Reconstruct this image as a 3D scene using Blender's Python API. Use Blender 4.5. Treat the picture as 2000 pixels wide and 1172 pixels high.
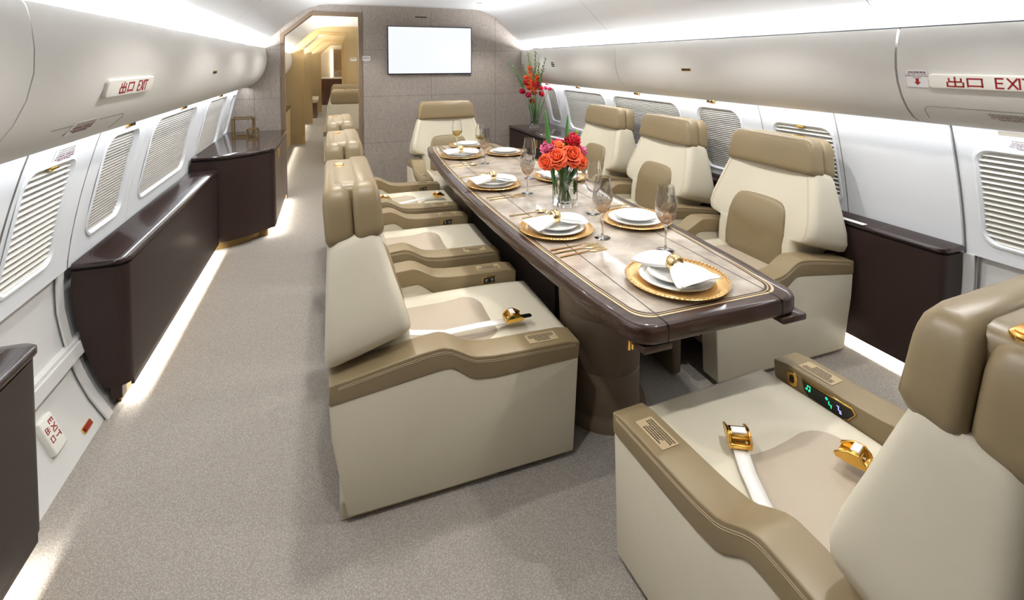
import bpy, bmesh, math, random
from math import sin, cos, pi, radians, sqrt
from mathutils import Vector, Matrix
from mathutils.geometry import delaunay_2d_cdt
random.seed(7)
for o in list(bpy.data.objects): bpy.data.objects.remove(o, do_unlink=True)
S = bpy.context.scene
COL = S.collection
CX = 0.86            # centre line of the cabin
YB = 6.157           # forward bulkhead
YR = -1.6            # aft end of the modelled cabin

# ------------------------------------------------------------------ camera
F, PX, PY, H = 970., 1000., 158., 1.57
pt = math.atan((PY-119)/F); yw = math.atan(355/math.hypot(F, 39))
fw = Vector((sin(yw)*cos(pt), cos(yw)*cos(pt), -sin(pt)))
rt = Vector((cos(yw), -sin(yw), 0)); up = rt.cross(fw)
cam = bpy.data.cameras.new('camera'); co = bpy.data.objects.new('camera', cam); COL.objects.link(co)
co.matrix_world = Matrix(((rt.x, up.x, -fw.x, 0), (rt.y, up.y, -fw.y, 0), (rt.z, up.z, -fw.z, H), (0, 0, 0, 1)))
cam.sensor_width = 36; cam.lens = F/2000*36; cam.shift_x = 0; cam.shift_y = (PY-586)/2000
cam.clip_start = 0.02
S.camera = co
# ------------------------------------------------------------------ world, exposure
S.view_settings.view_transform = 'Standard'; S.view_settings.look = 'None'
S.view_settings.gamma = 1; S.view_settings.use_curve_mapping = False
S.view_settings.exposure = 0.0
W = bpy.data.worlds.new('world'); S.world = W; W.use_nodes = True
W.node_tree.nodes['Background'].inputs[0].default_value = (.6, .65, .7, 1)
W.node_tree.nodes['Background'].inputs[1].default_value = 0.15

# ------------------------------------------------------------------ lights
def area(name, loc, dirv, sx, sy, power, color=(1, 1, 1), spread=180):
    l = bpy.data.lights.new(name, 'AREA'); l.shape = 'RECTANGLE'; l.size = sx; l.size_y = sy
    l.energy = power; l.color = color; l.spread = radians(spread)
    o = bpy.data.objects.new(name, l); COL.objects.link(o); o.location = loc
    z = -Vector(dirv).normalized(); y = Vector((0, 1, 0)); y = (y - z*y.dot(z)).normalized(); x = y.cross(z)
    o.matrix_world = Matrix(((x.x, y.x, z.x, loc[0]), (x.y, y.y, z.y, loc[1]), (x.z, y.z, z.z, loc[2]), (0, 0, 0, 1)))
    return o
COOL = (.93, .965, 1.0); WARM = (1.0, .80, .52)
L0, L1 = .45, YB-.03
for s in (-1, 1):
    n = 'left' if s < 0 else 'right'
    area('cove_light_'+n, (CX+s*1.655, (L0+L1)/2, 1.672), (-s*.55, 0, .83), .05, L1-L0, 110, COOL)
    area('wall_wash_light_'+n, (CX+s*1.735, (L0+L1)/2, 1.279), (s*.12, 0, -1), .035, L1-L0, 12.5, COOL)
# floor strips under the cabinets (inside their plinth recess)
area('floor_strip_light_left', (CX-1.765, 3.66, .095), (.1, 0, -1), .010, 1.90, 12, (1, .97, .9))
area('floor_strip_light_left_rear', (CX-1.765, .2, .095), (.1, 0, -1), .010, 3.4, 18, (1, .97, .9))
area('floor_strip_light_right', (CX+1.805, 2.95, .095), (-.1, 0, -1), .010, 3.0, 20, (1, .97, .9))
area('floor_strip_light_tall', (CX-1.385, 5.5, .07), (.1, 0, -1), .012, 1.2, 10, (1, .97, .9))
DOWN = [(x, y) for x in (.08, 1.60) for y in (5.45, 4.35, 3.25, 2.15, 1.05)]
for i, (x, y) in enumerate(DOWN):
    l = bpy.data.lights.new('downlight_beam', 'SPOT'); l.energy = 38; l.spot_size = radians(112); l.spot_blend = .35
    l.shadow_soft_size = .03; l.color = (1, .975, .94)
    o = bpy.data.objects.new('downlight_beam', l); COL.objects.link(o); o.location = (x, y, 2.205)
# rooms beyond the doorway: their own coves
for (a, b, w) in ((6.3, 10.0, 140), (10.25, 13.35, 110), (13.6, 16.3, 90), (16.5, 19.8, 90)):
    for s in (-1, 1):
        area('far_cove_light', (CX+s*1.655, (a+b)/2, 1.672), (-s*.55, 0, .83), .05, b-a-.1, w, (1, .93, .80))
    area('far_floor_strip_light', (-.62, (a+b)/2, .05), (1, 0, -.6), .02, b-a-.4, 4, (1, .95, .82))

# ------------------------------------------------------------------ materials
def lin(c):
    return tuple(((v/255)/12.92 if v/255 <= .04045 else ((v/255+.055)/1.055)**2.4) for v in c)
MATS = {}
def mat(name, rgb, rough=.5, metal=0., coat=0., spec=.5, bump=None, var=None, emit=None, trans=0., ior=1.45, stretch=(1, 1, 1), sheen=0., coat_rough=.03, wave=None):
    if name in MATS: return MATS[name]
    m = bpy.data.materials.new(name); m.use_nodes = True; nt = m.node_tree; N = nt.nodes; L = nt.links
    b = N['Principled BSDF']; c = lin(rgb)
    b.inputs['Base Color'].default_value = (*c, 1); b.inputs['Roughness'].default_value = rough
    b.inputs['Metallic'].default_value = metal; b.inputs['Coat Weight'].default_value = coat
    b.inputs['Coat Roughness'].default_value = coat_rough
    b.inputs['Specular IOR Level'].default_value = spec; b.inputs['Transmission Weight'].default_value = trans
    b.inputs['IOR'].default_value = ior; b.inputs['Sheen Weight'].default_value = sheen
    tc = N.new('ShaderNodeTexCoord'); mp = N.new('ShaderNodeMapping'); mp.inputs['Scale'].default_value = stretch
    L.new(tc.outputs['Object'], mp.inputs['Vector'])
    if bump:
        t = N.new('ShaderNodeTexNoise'); t.inputs['Scale'].default_value = bump[0]; t.inputs['Detail'].default_value = 3
        bp = N.new('ShaderNodeBump'); bp.inputs['Strength'].default_value = bump[1]; bp.inputs['Distance'].default_value = bump[2] if len(bump) > 2 else .002
        L.new(mp.outputs[0], t.inputs['Vector']); L.new(t.outputs[0], bp.inputs['Height']); L.new(bp.outputs[0], b.inputs['Normal'])
    if var:
        t = N.new('ShaderNodeTexNoise'); t.inputs['Scale'].default_value = var[0]; t.inputs['Detail'].default_value = var[2] if len(var) > 2 else 4
        L.new(mp.outputs[0], t.inputs['Vector'])
        r = N.new('ShaderNodeValToRGB'); e = r.color_ramp.elements
        e[0].position = .32; e[1].position = .68
        a = var[1]; c2 = var[3] if len(var) > 3 else None
        e[0].color = (*[max(0, v*(1-a)) for v in c], 1)
        e[1].color = (*lin(c2), 1) if c2 else (*[min(1, v*(1+a)) for v in c], 1)
        L.new(t.outputs[0], r.inputs[0]); L.new(r.outputs[0], b.inputs['Base Color'])
    if emit:
        b.inputs['Emission Color'].default_value = (*lin(emit[0]), 1); b.inputs['Emission Strength'].default_value = emit[1]
    MATS[name] = m; return m
CREAM = mat('cream_leather', (213, 205, 184), .42, bump=(420, .12, .001), var=(3, .03))
TAN = mat('tan_leather', (137, 120, 90), .38, bump=(420, .14, .001), var=(3, .04))
INSERT = mat('beige_seat_leather', (182, 168, 148), .42, bump=(420, .1, .001))
SEAM = mat('leather_stitching', (190, 172, 142), .6)
BASEM = mat('seat_base_vinyl', (190, 180, 160), .5)
GOLD = mat('polished_gold', (232, 186, 96), .16, metal=1)
GOLD2 = mat('brushed_gold', (205, 172, 108), .35, metal=1)
GOLDP = mat('pale_gold', (222, 196, 142), .22, metal=1)
WALLM = mat('white_wall_panel', (228, 230, 233), .55, bump=(160, .15, .001))
LOWM = mat('lower_wall_panel', (214, 213, 210), .5, bump=(160, .1, .001))
BINM = mat('overhead_bin_vinyl', (222, 219, 214), .6, spec=.2, bump=(200, .08, .001))
CEILM = mat('ceiling_panel', (236, 237, 239), .6, bump=(120, .05, .001))
GROOVE = mat('panel_gap', (104, 100, 96), .8)
SHADE = mat('pleated_shade_fabric', (174, 171, 165), .75)
GRILLE = mat('louvre_plastic', (222, 219, 210), .5)
DARKBACK = mat('grille_cavity', (70, 66, 60), .9)
INLAY = mat('pale_brass_inlay', (206, 184, 144), .4, metal=.4)
CAB = mat('dark_brown_lacquer', (48, 34, 30), .45, spec=.35, coat=.1, coat_rough=.15, var=(300, .10), stretch=(1, 1, .3))
CABTOP = mat('gloss_brown_veneer', (44, 29, 27), .25, coat=.7, var=(60, .28), stretch=(1, .05, 1), coat_rough=.02)
CABT = mat('taupe_satin_lacquer', (98, 84, 70), .35, var=(200, .05))
PLINTH = mat('brass_plinth', (128, 104, 62), .4, metal=.5)
WOOD = mat('gloss_table_veneer', (56, 38, 31), .35, spec=.25, coat=.5, var=(70, .42), stretch=(.12, 1, 1), coat_rough=.03)
STONE = mat('marble_inlay', (146, 133, 118), .25, coat=.5, var=(9, .06, 10, (190, 179, 165)), coat_rough=.05)
PED = mat('pedestal_leather', (112, 96, 80), .45, bump=(300, .1, .001))
SPINE = mat('dark_table_spine', (52, 42, 38), .5)
FABRIC = mat('bulkhead_fabric', (150, 140, 132), .8, bump=(260, .6, .003), var=(150, .16, 2), stretch=(1, 1, .25))
FRAME = mat('door_frame_bronze', (118, 99, 80), .5, metal=.1)
GFAB = mat('golden_bulkhead_fabric', (172, 150, 110), .7, var=(150, .06, 2), stretch=(1, 1, .25))
SCREEN = mat('lit_screen', (10, 10, 12), .2, emit=((246, 249, 255), 1.02))
BEZEL = mat('screen_bezel', (18, 26, 52), .25)
BLACK = mat('black_plastic', (16, 15, 15), .25)
WHITE = mat('white_porcelain', (244, 245, 244), .12, coat=.5)
LINEN = mat('white_linen', (248, 248, 247), .85, bump=(500, .15, .001))
RED = mat('red_sign_ink', (150, 28, 30), .5)
SIGNW = mat('sign_white', (236, 234, 226), .4)
INK = mat('label_ink', (70, 58, 44), .6)
INKS = mat('faint_label_ink', (150, 140, 132), .6)
INKR = mat('label_purple_ink', (110, 60, 80), .6)
LABEL = mat('label_clear', (178, 158, 124), .45)
PAPER = mat('label_paper', (232, 230, 230), .5)
WEB = mat('belt_webbing', (236, 233, 228), .6, bump=(700, .2, .001))
GLASS = mat('clear_glass', (255, 255, 255), .0, trans=1.0, ior=1.45)
WATER = mat('water', (250, 255, 252), .0, trans=1.0, ior=1.33)
WINE = mat('white_wine', (246, 222, 140), .0, trans=.95, ior=1.34)
GREEN = mat('stem_green', (74, 112, 48), .5, var=(20, .25))
LEAF = mat('leaf_green', (70, 128, 58), .45, var=(25, .22), stretch=(1, 1, .1))
LAMPE = mat('downlight_lens', (255, 255, 255), .3, emit=((255, 252, 244), 6))
GLED = mat('green_icon', (20, 200, 140), .4, emit=((40, 230, 160), 1.2))
BLED = mat('violet_icon', (150, 150, 240), .4, emit=((160, 160, 250), 1.2))
AMBER = mat('amber_lens', (226, 128, 24), .08, metal=.85, var=(90, .5))
# carpet: woven loops
def carpet(name, c1, c2):
    m = bpy.data.materials.new(name); m.use_nodes = True; nt = m.node_tree; N = nt.nodes; L = nt.links; b = N['Principled BSDF']
    b.inputs['Roughness'].default_value = .95; b.inputs['Specular IOR Level'].default_value = .15
    tc = N.new('ShaderNodeTexCoord'); mp = N.new('ShaderNodeMapping'); mp.inputs['Scale'].default_value = (1, .8, 1); L.new(tc.outputs['Object'], mp.inputs['Vector'])
    v = N.new('ShaderNodeTexVoronoi'); v.inputs['Scale'].default_value = 215; L.new(mp.outputs[0], v.inputs['Vector'])
    n = N.new('ShaderNodeTexNoise'); n.inputs['Scale'].default_value = 260; n.inputs['Detail'].default_value = 2; L.new(mp.outputs[0], n.inputs['Vector'])
    mx = N.new('ShaderNodeMath'); mx.operation = 'MULTIPLY_ADD'; mx.inputs[1].default_value = -.8; L.new(v.outputs['Distance'], mx.inputs[0]); L.new(n.outputs[0], mx.inputs[2])
    r = N.new('ShaderNodeValToRGB'); r.color_ramp.elements[0].position = -.0; r.color_ramp.elements[1].position = .48
    r.color_ramp.elements[0].color = (*lin(c1), 1); r.color_ramp.elements[1].color = (*lin(c2), 1)
    L.new(mx.outputs[0], r.inputs[0]); L.new(r.outputs[0], b.inputs['Base Color'])
    bp = N.new('ShaderNodeBump'); bp.inputs['Strength'].default_value = .7; bp.inputs['Distance'].default_value = .004
    L.new(mx.outputs[0], bp.inputs['Height']); L.new(bp.outputs[0], b.inputs['Normal'])
    return m
CARPET = carpet('woven_carpet', (152, 145, 137), (184, 178, 169))
# speckled goblet: clear above, gold flecks towards the bottom of the bowl
def speckle():
    m = bpy.data.materials.new('gold_flecked_glass'); m.use_nodes = True; nt = m.node_tree; N = nt.nodes; L = nt.links; b = N['Principled BSDF']
    b.inputs['Transmission Weight'].default_value = 1; b.inputs['Roughness'].default_value = 0; b.inputs['IOR'].default_value = 1.45
    g = N.new('ShaderNodeBsdfPrincipled'); g.inputs['Base Color'].default_value = (*lin((206, 166, 128)), 1); g.inputs['Metallic'].default_value = 1; g.inputs['Roughness'].default_value = .3
    tc = N.new('ShaderNodeTexCoord'); v = N.new('ShaderNodeTexNoise'); v.inputs['Scale'].default_value = 250; v.inputs['Detail'].default_value = 1; L.new(tc.outputs['Object'], v.inputs['Vector'])
    sp = N.new('ShaderNodeSeparateXYZ'); L.new(tc.outputs['Object'], sp.inputs[0])
    r = N.new('ShaderNodeMapRange'); r.inputs['From Min'].default_value = .12; r.inputs['From Max'].default_value = .235
    r.inputs['To Min'].default_value = .52; r.inputs['To Max'].default_value = .74; L.new(sp.outputs['Z'], r.inputs['Value'])
    gt = N.new('ShaderNodeMath'); gt.operation = 'GREATER_THAN'; L.new(v.outputs[0], gt.inputs[0]); L.new(r.outputs[0], gt.inputs[1])
    g2 = N.new('ShaderNodeMath'); g2.operation = 'GREATER_THAN'; L.new(sp.outputs['Z'], g2.inputs[0]); g2.inputs[1].default_value = .118
    mu = N.new('ShaderNodeMath'); mu.operation = 'MULTIPLY'; L.new(gt.outputs[0], mu.inputs[0]); L.new(g2.outputs[0], mu.inputs[1])
    mx = N.new('ShaderNodeMixShader'); L.new(mu.outputs[0], mx.inputs[0]); L.new(b.outputs[0], mx.inputs[1]); L.new(g.outputs[0], mx.inputs[2])
    L.new(mx.outputs[0], N['Material Output'].inputs[0]); return m
FLECK = speckle()

# ------------------------------------------------------------------ object helpers
def smooth(me, ang=38):
    me.shade_smooth(); me.set_sharp_from_angle(angle=radians(ang))
def obj(name, bm, m, parent=None, bev=None, ang=38, sub=0, solid=None):
    me = bpy.data.meshes.new(name)
    bmesh.ops.recalc_face_normals(bm, faces=bm.faces)
    bm.to_mesh(me); bm.free(); me.materials.append(m); smooth(me, ang)
    o = bpy.data.objects.new(name, me); COL.objects.link(o)
    if parent: o.parent = parent
    if solid:
        d = o.modifiers.new('solid', 'SOLIDIFY'); d.thickness = solid; d.offset = 0
    if bev:
        d = o.modifiers.new('bevel', 'BEVEL'); d.width = bev[0]; d.segments = bev[1]; d.limit_method = 'ANGLE'; d.angle_limit = radians(35)
        d.harden_normals = False; me.set_sharp_from_angle(angle=radians(180))
    if sub:
        d = o.modifiers.new('sub', 'SUBSURF'); d.levels = sub; d.render_levels = sub
    return o
def tag(o, label, cat, group=None):
    o['label'] = label; o['category'] = cat
    if group: o['group'] = group
    return o
def thing(name, label, cat, loc=(0, 0, 0), rz=0, group=None):
    o = bpy.data.objects.new(name, None); COL.objects.link(o); o.empty_display_size = .1
    o.location = loc; o.rotation_euler = (0, 0, rz); return tag(o, label, cat, group)
def struct(name, bm, m, parent=None, **k):
    o = obj(name, bm, m, parent, **k)
    if not parent: o['kind'] = 'structure'
    return o
def copy_tree(o, parent=None):
    c = o.copy(); COL.objects.link(c)
    if parent: c.parent = parent
    for ch in [x for x in bpy.data.objects if x.parent == o and x != c]: copy_tree(ch, c)
    return c
def B(): return bmesh.new()
def box(bm, x0, x1, y0, y1, z0, z1, M=None):
    v = [bm.verts.new((x, y, z)) for x in (x0, x1) for y in (y0, y1) for z in (z0, z1)]
    if M:
        for q in v: q.co = M @ q.co
    for f in ((0, 1, 3, 2), (4, 6, 7, 5), (0, 4, 5, 1), (2, 3, 7, 6), (0, 2, 6, 4), (1, 5, 7, 3)): bm.faces.new([v[i] for i in f])
    return bm
def loft(bm, rings, closed=True, cap=(True, True), M=None):
    R = []
    for r in rings:
        R.append([bm.verts.new((M @ Vector(p)) if M else p) for p in r])
    n = len(R[0])
    for a, b in zip(R, R[1:]):
        for i in range(n if closed else n-1):
            j = (i+1) % n; bm.faces.new((a[i], a[j], b[j], b[i]))
    if closed and cap[0]: bm.faces.new(list(reversed(R[0])))
    if closed and cap[1]: bm.faces.new(R[-1])
    return bm
def rrect(hx, hy, r, n=5, cx=0, cy=0):
    P = []; r = min(r, hx-.0001, hy-.0001)
    for k, (sx, sy) in enumerate(((1, 1), (-1, 1), (-1, -1), (1, -1))):
        for i in range(n+1):
            a = pi/2*k + pi/2*i/n
            P.append((cx+sx*(hx-r)+r*cos(a), cy+sy*(hy-r)+r*sin(a)))
    return P
def chaikin(P, closed=True, n=2, q=.25):
    for _ in range(n):
        Q = []
        m = len(P)
        for i in range(m if closed else m-1):
            a = Vector(P[i]); b = Vector(P[(i+1) % m]); Q += [a.lerp(b, q), a.lerp(b, 1-q)]
        if not closed: Q = [Vector(P[0])]+Q+[Vector(P[-1])]
        P = Q
    return [tuple(p) for p in P]
def prism(bm, poly, a, b, axis='z', M=None):
    """polygon extruded between a and b; axis = extrusion axis. poly coordinates are the other two axes in order."""
    def P(u, v, w):
        p = {'x': (w, u, v), 'y': (u, w, v), 'z': (u, v, w)}[axis]
        return M @ Vector(p) if M else p
    A = [bm.verts.new(P(u, v, a)) for u, v in poly]; Bv = [bm.verts.new(P(u, v, b)) for u, v in poly]
    n = len(poly)
    for i in range(n):
        j = (i+1) % n; bm.faces.new((A[i], A[j], Bv[j], Bv[i]))
    bm.faces.new(list(reversed(A))); bm.faces.new(Bv); return bm
def lathe(bm, prof, n=28, M=None, closed=False):
    rings = [[(r*cos(2*pi*i/n), r*sin(2*pi*i/n), z) for i in range(n)] for r, z in prof]
    if closed: rings.append(rings[0]); 
    loft(bm, rings, True, (not closed, not closed), M)
    if closed: bmesh.ops.remove_doubles(bm, verts=bm.verts, dist=1e-6)
    return bm
def tube(bm, pts, r, n=8, taper=None, M=None):
    P = [Vector(p) for p in pts]; rings = []
    up0 = Vector((0, 0, 1)) if abs((P[-1]-P[0]).normalized().z) < .9 else Vector((1, 0, 0))
    for i, p in enumerate(P):
        d = (P[min(i+1, len(P)-1)]-P[max(i-1, 0)]).normalized()
        x = d.cross(up0).normalized(); y = d.cross(x).normalized()
        rr = r*(taper(i/(len(P)-1)) if taper else 1)
        rings.append([tuple(p+x*rr*cos(2*pi*k/n)+y*rr*sin(2*pi*k/n)) for k in range(n)])
    return loft(bm, rings, True, (True, True), M)
def text_bm(txt, size, align='CENTER'):
    c = bpy.data.curves.new('t', 'FONT'); c.body = txt; c.size = size; c.align_x = align; c.align_y = 'CENTER'; c.extrude = .0004; c.resolution_u = 2
    o = bpy.data.objects.new('t', c); COL.objects.link(o); dg = bpy.context.evaluated_depsgraph_get(); dg.update()
    me = bpy.data.meshes.new_from_object(o.evaluated_get(dg)); bm = B(); bm.from_mesh(me)
    bpy.data.objects.remove(o); bpy.data.meshes.remove(me); return bm
def frameM(origin, xdir, ydir):
    x = Vector(xdir).normalized(); y = Vector(ydir); y = (y-x*x.dot(y)).normalized(); z = x.cross(y)
    return Matrix(((x.x, y.x, z.x, origin[0]), (x.y, y.y, z.y, origin[1]), (x.z, y.z, z.z, origin[2]), (0, 0, 0, 1)))
STROKES = {
 'chu': [((.5, 1), (.5, 0)), ((.12, .86), (.12, .52)), ((.12, .52), (.88, .52)), ((.88, .86), (.88, .52)), ((0, .42), (0, 0)), ((0, 0), (1, 0)), ((1, .42), (1, 0))],
 'kou': [((0, .9), (0, .05)), ((0, .9), (1, .9)), ((1, .9), (1, .05)), ((0, .12), (1, .12))],
 'E': [((0, 1), (0, 0)), ((0, 1), (.8, 1)), ((0, .52), (.7, .52)), ((0, 0), (.8, 0))],
 'X': [((0, 1), (.9, 0)), ((.9, 1), (0, 0))], 'I': [((.2, 1), (.2, 0))], 'T': [((0, 1), (.9, 1)), ((.45, 1), (.45, 0))]}
def strokes(bm, ch, x, y, w, h, t, M, d=.0025):
    for a, b in STROKES[ch]:
        p = Vector((x+a[0]*w, y+a[1]*h, 0)); q = Vector((x+b[0]*w, y+b[1]*h, 0)); e = (q-p).normalized(); s = Vector((-e.y, e.x, 0))
        p -= e*t/2; q += e*t/2
        V = [M @ (p+s*t/2), M @ (q+s*t/2), M @ (q-s*t/2), M @ (p-s*t/2)]
        nz = (M.to_3x3() @ Vector((0, 0, 1)))*d
        loft(bm, [[tuple(v) for v in V], [tuple(v+nz) for v in V]])
def scribble(bm, x0, x1, y0, y1, rows, M, seed=0, d=.0004, chunk=(.5, 1.6), fill=.62, taper=True):
    """rows of tiny marks standing for print too small to read"""
    R = random.Random(seed); hgt = (y1-y0)/rows
    for r in range(rows):
        k = (.0 if r < rows*.5 else .22) if taper else 0
        x = x0+(x1-x0)*k*R.uniform(.7, 1.1); xe = x1-(x1-x0)*k*R.uniform(.7, 1.1)
        yy = y1-(r+1)*hgt+hgt*.2
        while x < xe:
            w = hgt*R.uniform(*chunk); V = [(x, yy), (x+w*.8, yy), (x+w*.8, yy+hgt*fill*R.uniform(.7, 1)), (x, yy+hgt*fill)]
            nz = (M.to_3x3() @ Vector((0, 0, 1)))*d; P = [M @ Vector((a, b, 0)) for a, b in V]
            loft(bm, [[tuple(p) for p in P], [tuple(p+nz) for p in P]]); x += w

# ------------------------------------------------------------------ cabin section (z, distance from centre line)
WP = [(-.02, 1.785), (0, 1.79), (.1, 1.845), (.2, 1.885), (.3, 1.915), (.4, 1.935), (.5, 1.95), (.6, 1.952), (.7, 1.945), (.8, 1.93), (.9, 1.91), (1.0, 1.887), (1.1, 1.86), (1.2, 1.83), (1.3, 1.795), (1.4, 1.75)]
def prof(z, P=WP):
    for (a, ra), (b, rb) in zip(P, P[1:]):
        if z <= b: return ra+(rb-ra)*(z-a)/(b-a)
    return P[-1][1]
def wallpt(s, y, z, off=0.):   # off > 0 goes into the room
    return (CX+s*(prof(z)-off), y, z)
def cdt_surface(outer, holes, levels, mapf, ymarks=()):
    vs = [Vector(p) for p in outer]; es = [(i, (i+1) % len(outer)) for i in range(len(outer))]
    for h in holes:
        b = len(vs); vs += [Vector(p) for p in h]; es += [(b+i, b+(i+1) % len(h)) for i in range(len(h))]
    y0 = min(p[0] for p in outer); y1 = max(p[0] for p in outer)
    for z in levels:
        b = len(vs); vs += [Vector((y0, z)), Vector((y1, z))]; es.append((b, b+1))
    V, E, Fc, *_ = delaunay_2d_cdt(vs, es, [], 0, 1e-6)
    def inside(p, poly):
        c = False; n = len(poly)
        for i in range(n):
            a, b = poly[i], poly[i-1]
            if (a[1] > p[1]) != (b[1] > p[1]) and p[0] < (b[0]-a[0])*(p[1]-a[1])/(b[1]-a[1])+a[0]: c = not c
        return c
    bm = B(); bv = [bm.verts.new(mapf(v.x, v.y)) for v in V]
    for f in Fc:
        c = sum((V[i] for i in f), Vector((0, 0)))/len(f)
        if not inside(c, outer) or any(inside(c, h) for h in holes): continue
        try: bm.faces.new([bv[i] for i in f])
        except ValueError: pass
    for v in [v for v in bm.verts if not v.link_faces]: bm.verts.remove(v)
    return bm
def hole(y0, y1, z0, z1, r, skew=0.):
    P = rrect((y1-y0)/2, (z1-z0)/2, r, 6, (y0+y1)/2, (z0+z1)/2)
    return [(y+skew*(z-(z0+z1)/2), z) for y, z in P]
WIN_L = [('grille', 2.15, 2.50, .755, 1.175, .055), ('grille', 1.50, 1.90, .755, 1.175, .055), ('shade', 2.80, 3.20, .76, 1.21, .075), ('shade', 3.46, 4.42, .76, 1.22, .09), ('shade', 4.80, 5.60, .76, 1.22, .09), ('shade', 5.88, 6.10, .80, 1.20, .06)]
WIN_R = [('grille', .86, 1.36, .745, 1.175, .06), ('grille', 2.04, 2.44, .745, 1.175, .06), ('shade', 2.72, 3.15, .75, 1.215, .08), ('shade', 3.37, 4.38, .75, 1.215, .09), ('shade', 4.55, 5.52, .75, 1.215, .09), ('shade', 5.76, 6.05, .78, 1.215, .07)]
ZLO = .665
lv = [.7+.05*i for i in range(12)]
wn = 0
def side_wall(s, wins, name):
    global wn
    hs = [hole(a, b, c, d, r) for _, a, b, c, d, r in wins]
    bm = cdt_surface([(YR, ZLO), (YB, ZLO), (YB, 1.31), (YR, 1.31)], hs, lv, lambda y, z: wallpt(s, y, z))
    # turned-in bottom edge of the panel
    loft(bm, [[wallpt(s, y, ZLO) for y in (YR, YB)], [wallpt(s, y, ZLO, -.03) for y in (YR, YB)]], closed=False)
    wall = struct('wall_'+name, bm, WALLM, ang=30)
    low = B(); zs = [-.0+.05*i for i in range(15)]
    loft(low, [[wallpt(s, y, z, -.022) for y in (YR, YB)] for z in zs], closed=False)
    for z0, z1, off in ((.285, .335, .012), (.335, .35, .004)):
        P = [(z0, -.03), (z0, off), (z1, off), (z1, -.03)]
        loft(low, [[wallpt(s, y, z, o) for z, o in P] for y in (YR, YB)])
    obj('lower_wall_panel', low, LOWM, wall)
    for (kind, a, b, c, d, r), h in zip(wins, hs):
        wn += 1
        depth = .034 if kind == 'shade' else .03
        def ring(grow, off):
            my, mz = (a+b)/2, (c+d)/2; out = []
            for y, z in h:
                k = Vector((y-my, z-mz)); fy = ((b-a)/2+grow)/((b-a)/2); fz = ((d-c)/2+grow)/((d-c)/2)
                out.append(wallpt(s, my+k.x*fy, mz+k.y*fz, off))
            return out
        bm = B()
        loft(bm, [ring(.016, -.001), ring(.013, .005), ring(.004, .006), ring(-.001, .0), ring(-.010, -depth*.85), ring(-.013, -depth)], closed=True, cap=(False, False))
        fr = struct('window_%d' % wn, bm, WALLM)
        my, mz = (a+b)/2, (c+d)/2
        def halfw(z):      # width of the opening at this height
            zz = abs(z-mz)-((d-c)/2-r); t = 0 if zz <= 0 else r-sqrt(max(0, r*r-zz*zz)); return (b-a)/2-t-.004
        bm = B()
        if kind == 'shade':
            n = int((d-c)/.0150); rows = []
            for i in range(2*n+1):
                z = c+.004+(d-c-.008)*i/(2*n); w = halfw(z)
                rows.append([wallpt(s, my-w, z, -depth*.55+(.0065 if i % 2 else 0)), wallpt(s, my+w, z, -depth*.55+(.0065 if i % 2 else 0))])
            loft(bm, rows, closed=False)
            obj('pleated_shade', bm, SHADE, fr, ang=5)
            bm = B(); z = c+.004; w = halfw(z)
        else:
            n = 17
            for i in range(n):
                z = c+.014+(d-c-.03)*i/(n-1); w = halfw(z); e = (d-c)/n
                P = [(z-e*.30, .001), (z-e*.40, -.003), (z+e*.32, -.024), (z+e*.40, -.021)]
                loft(bm, [[wallpt(s, yy, q, o-.004) for q, o in P] for yy in (my-w, my+w)])
            obj('louvre', bm, GRILLE, fr, ang=20)
            bm = B(); loft(bm, [[wallpt(s, y, z, -.038) for y in (a-.01, b+.01)] for z in (c-.01, (c+d)/2, d+.01)], closed=False)
            obj('grille_backing', bm, DARKBACK, fr)
            bm = B(); box(bm, -.006, .006, -.026, .026, -.006, .005)
            g = obj('release_catch', bm, GOLD, fr, bev=(.002, 2)); p = wallpt(s, my+.0, d-.006, .0); g.location = p
    return wall
WL = side_wall(-1, WIN_L, 'left'); WR = side_wall(1, WIN_R, 'right')
tn = 0
def wall_strip(s, y, w, z0, z1, off, m, skew=0.):
    global tn; tn += 1
    n = 12; bm = B(); rows = []
    for i in range(n+1):
        z = z0+(z1-z0)*i/n; yy = y+skew*(z-z0)
        rows.append([wallpt(s, yy-w/2, z, -.004), wallpt(s, yy-w/2, z, off), wallpt(s, yy+w/2, z, off), wallpt(s, yy+w/2, z, -.004)])
    loft(bm, rows); return struct('trim_%d' % tn, bm, m)
for y, w, m, off in ((2.66, .006, GROOVE, .0008), (2.10, .010, GROOVE, .0012), (3.31, .003, WALLM, .002)):
    wall_strip(-1, y, w, ZLO, 1.3, off, m)
for y, w, m, off in ((2.53, .004, GROOVE, .0006), (2.00, .004, GROOVE, .0006), (1.462, .035, WALLM, .004), (1.435, .006, GROOVE, .0045)):
    wall_strip(1, y, w, ZLO, 1.3, off, m)
wall_strip(-1, 2.62, .05, .0, ZLO, -.012, LOWM); wall_strip(1, 1.425, .05, .0, ZLO, .006, LOWM)
wall_strip(1, 1.385, .008, .0, ZLO, .001, GROOVE)

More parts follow.
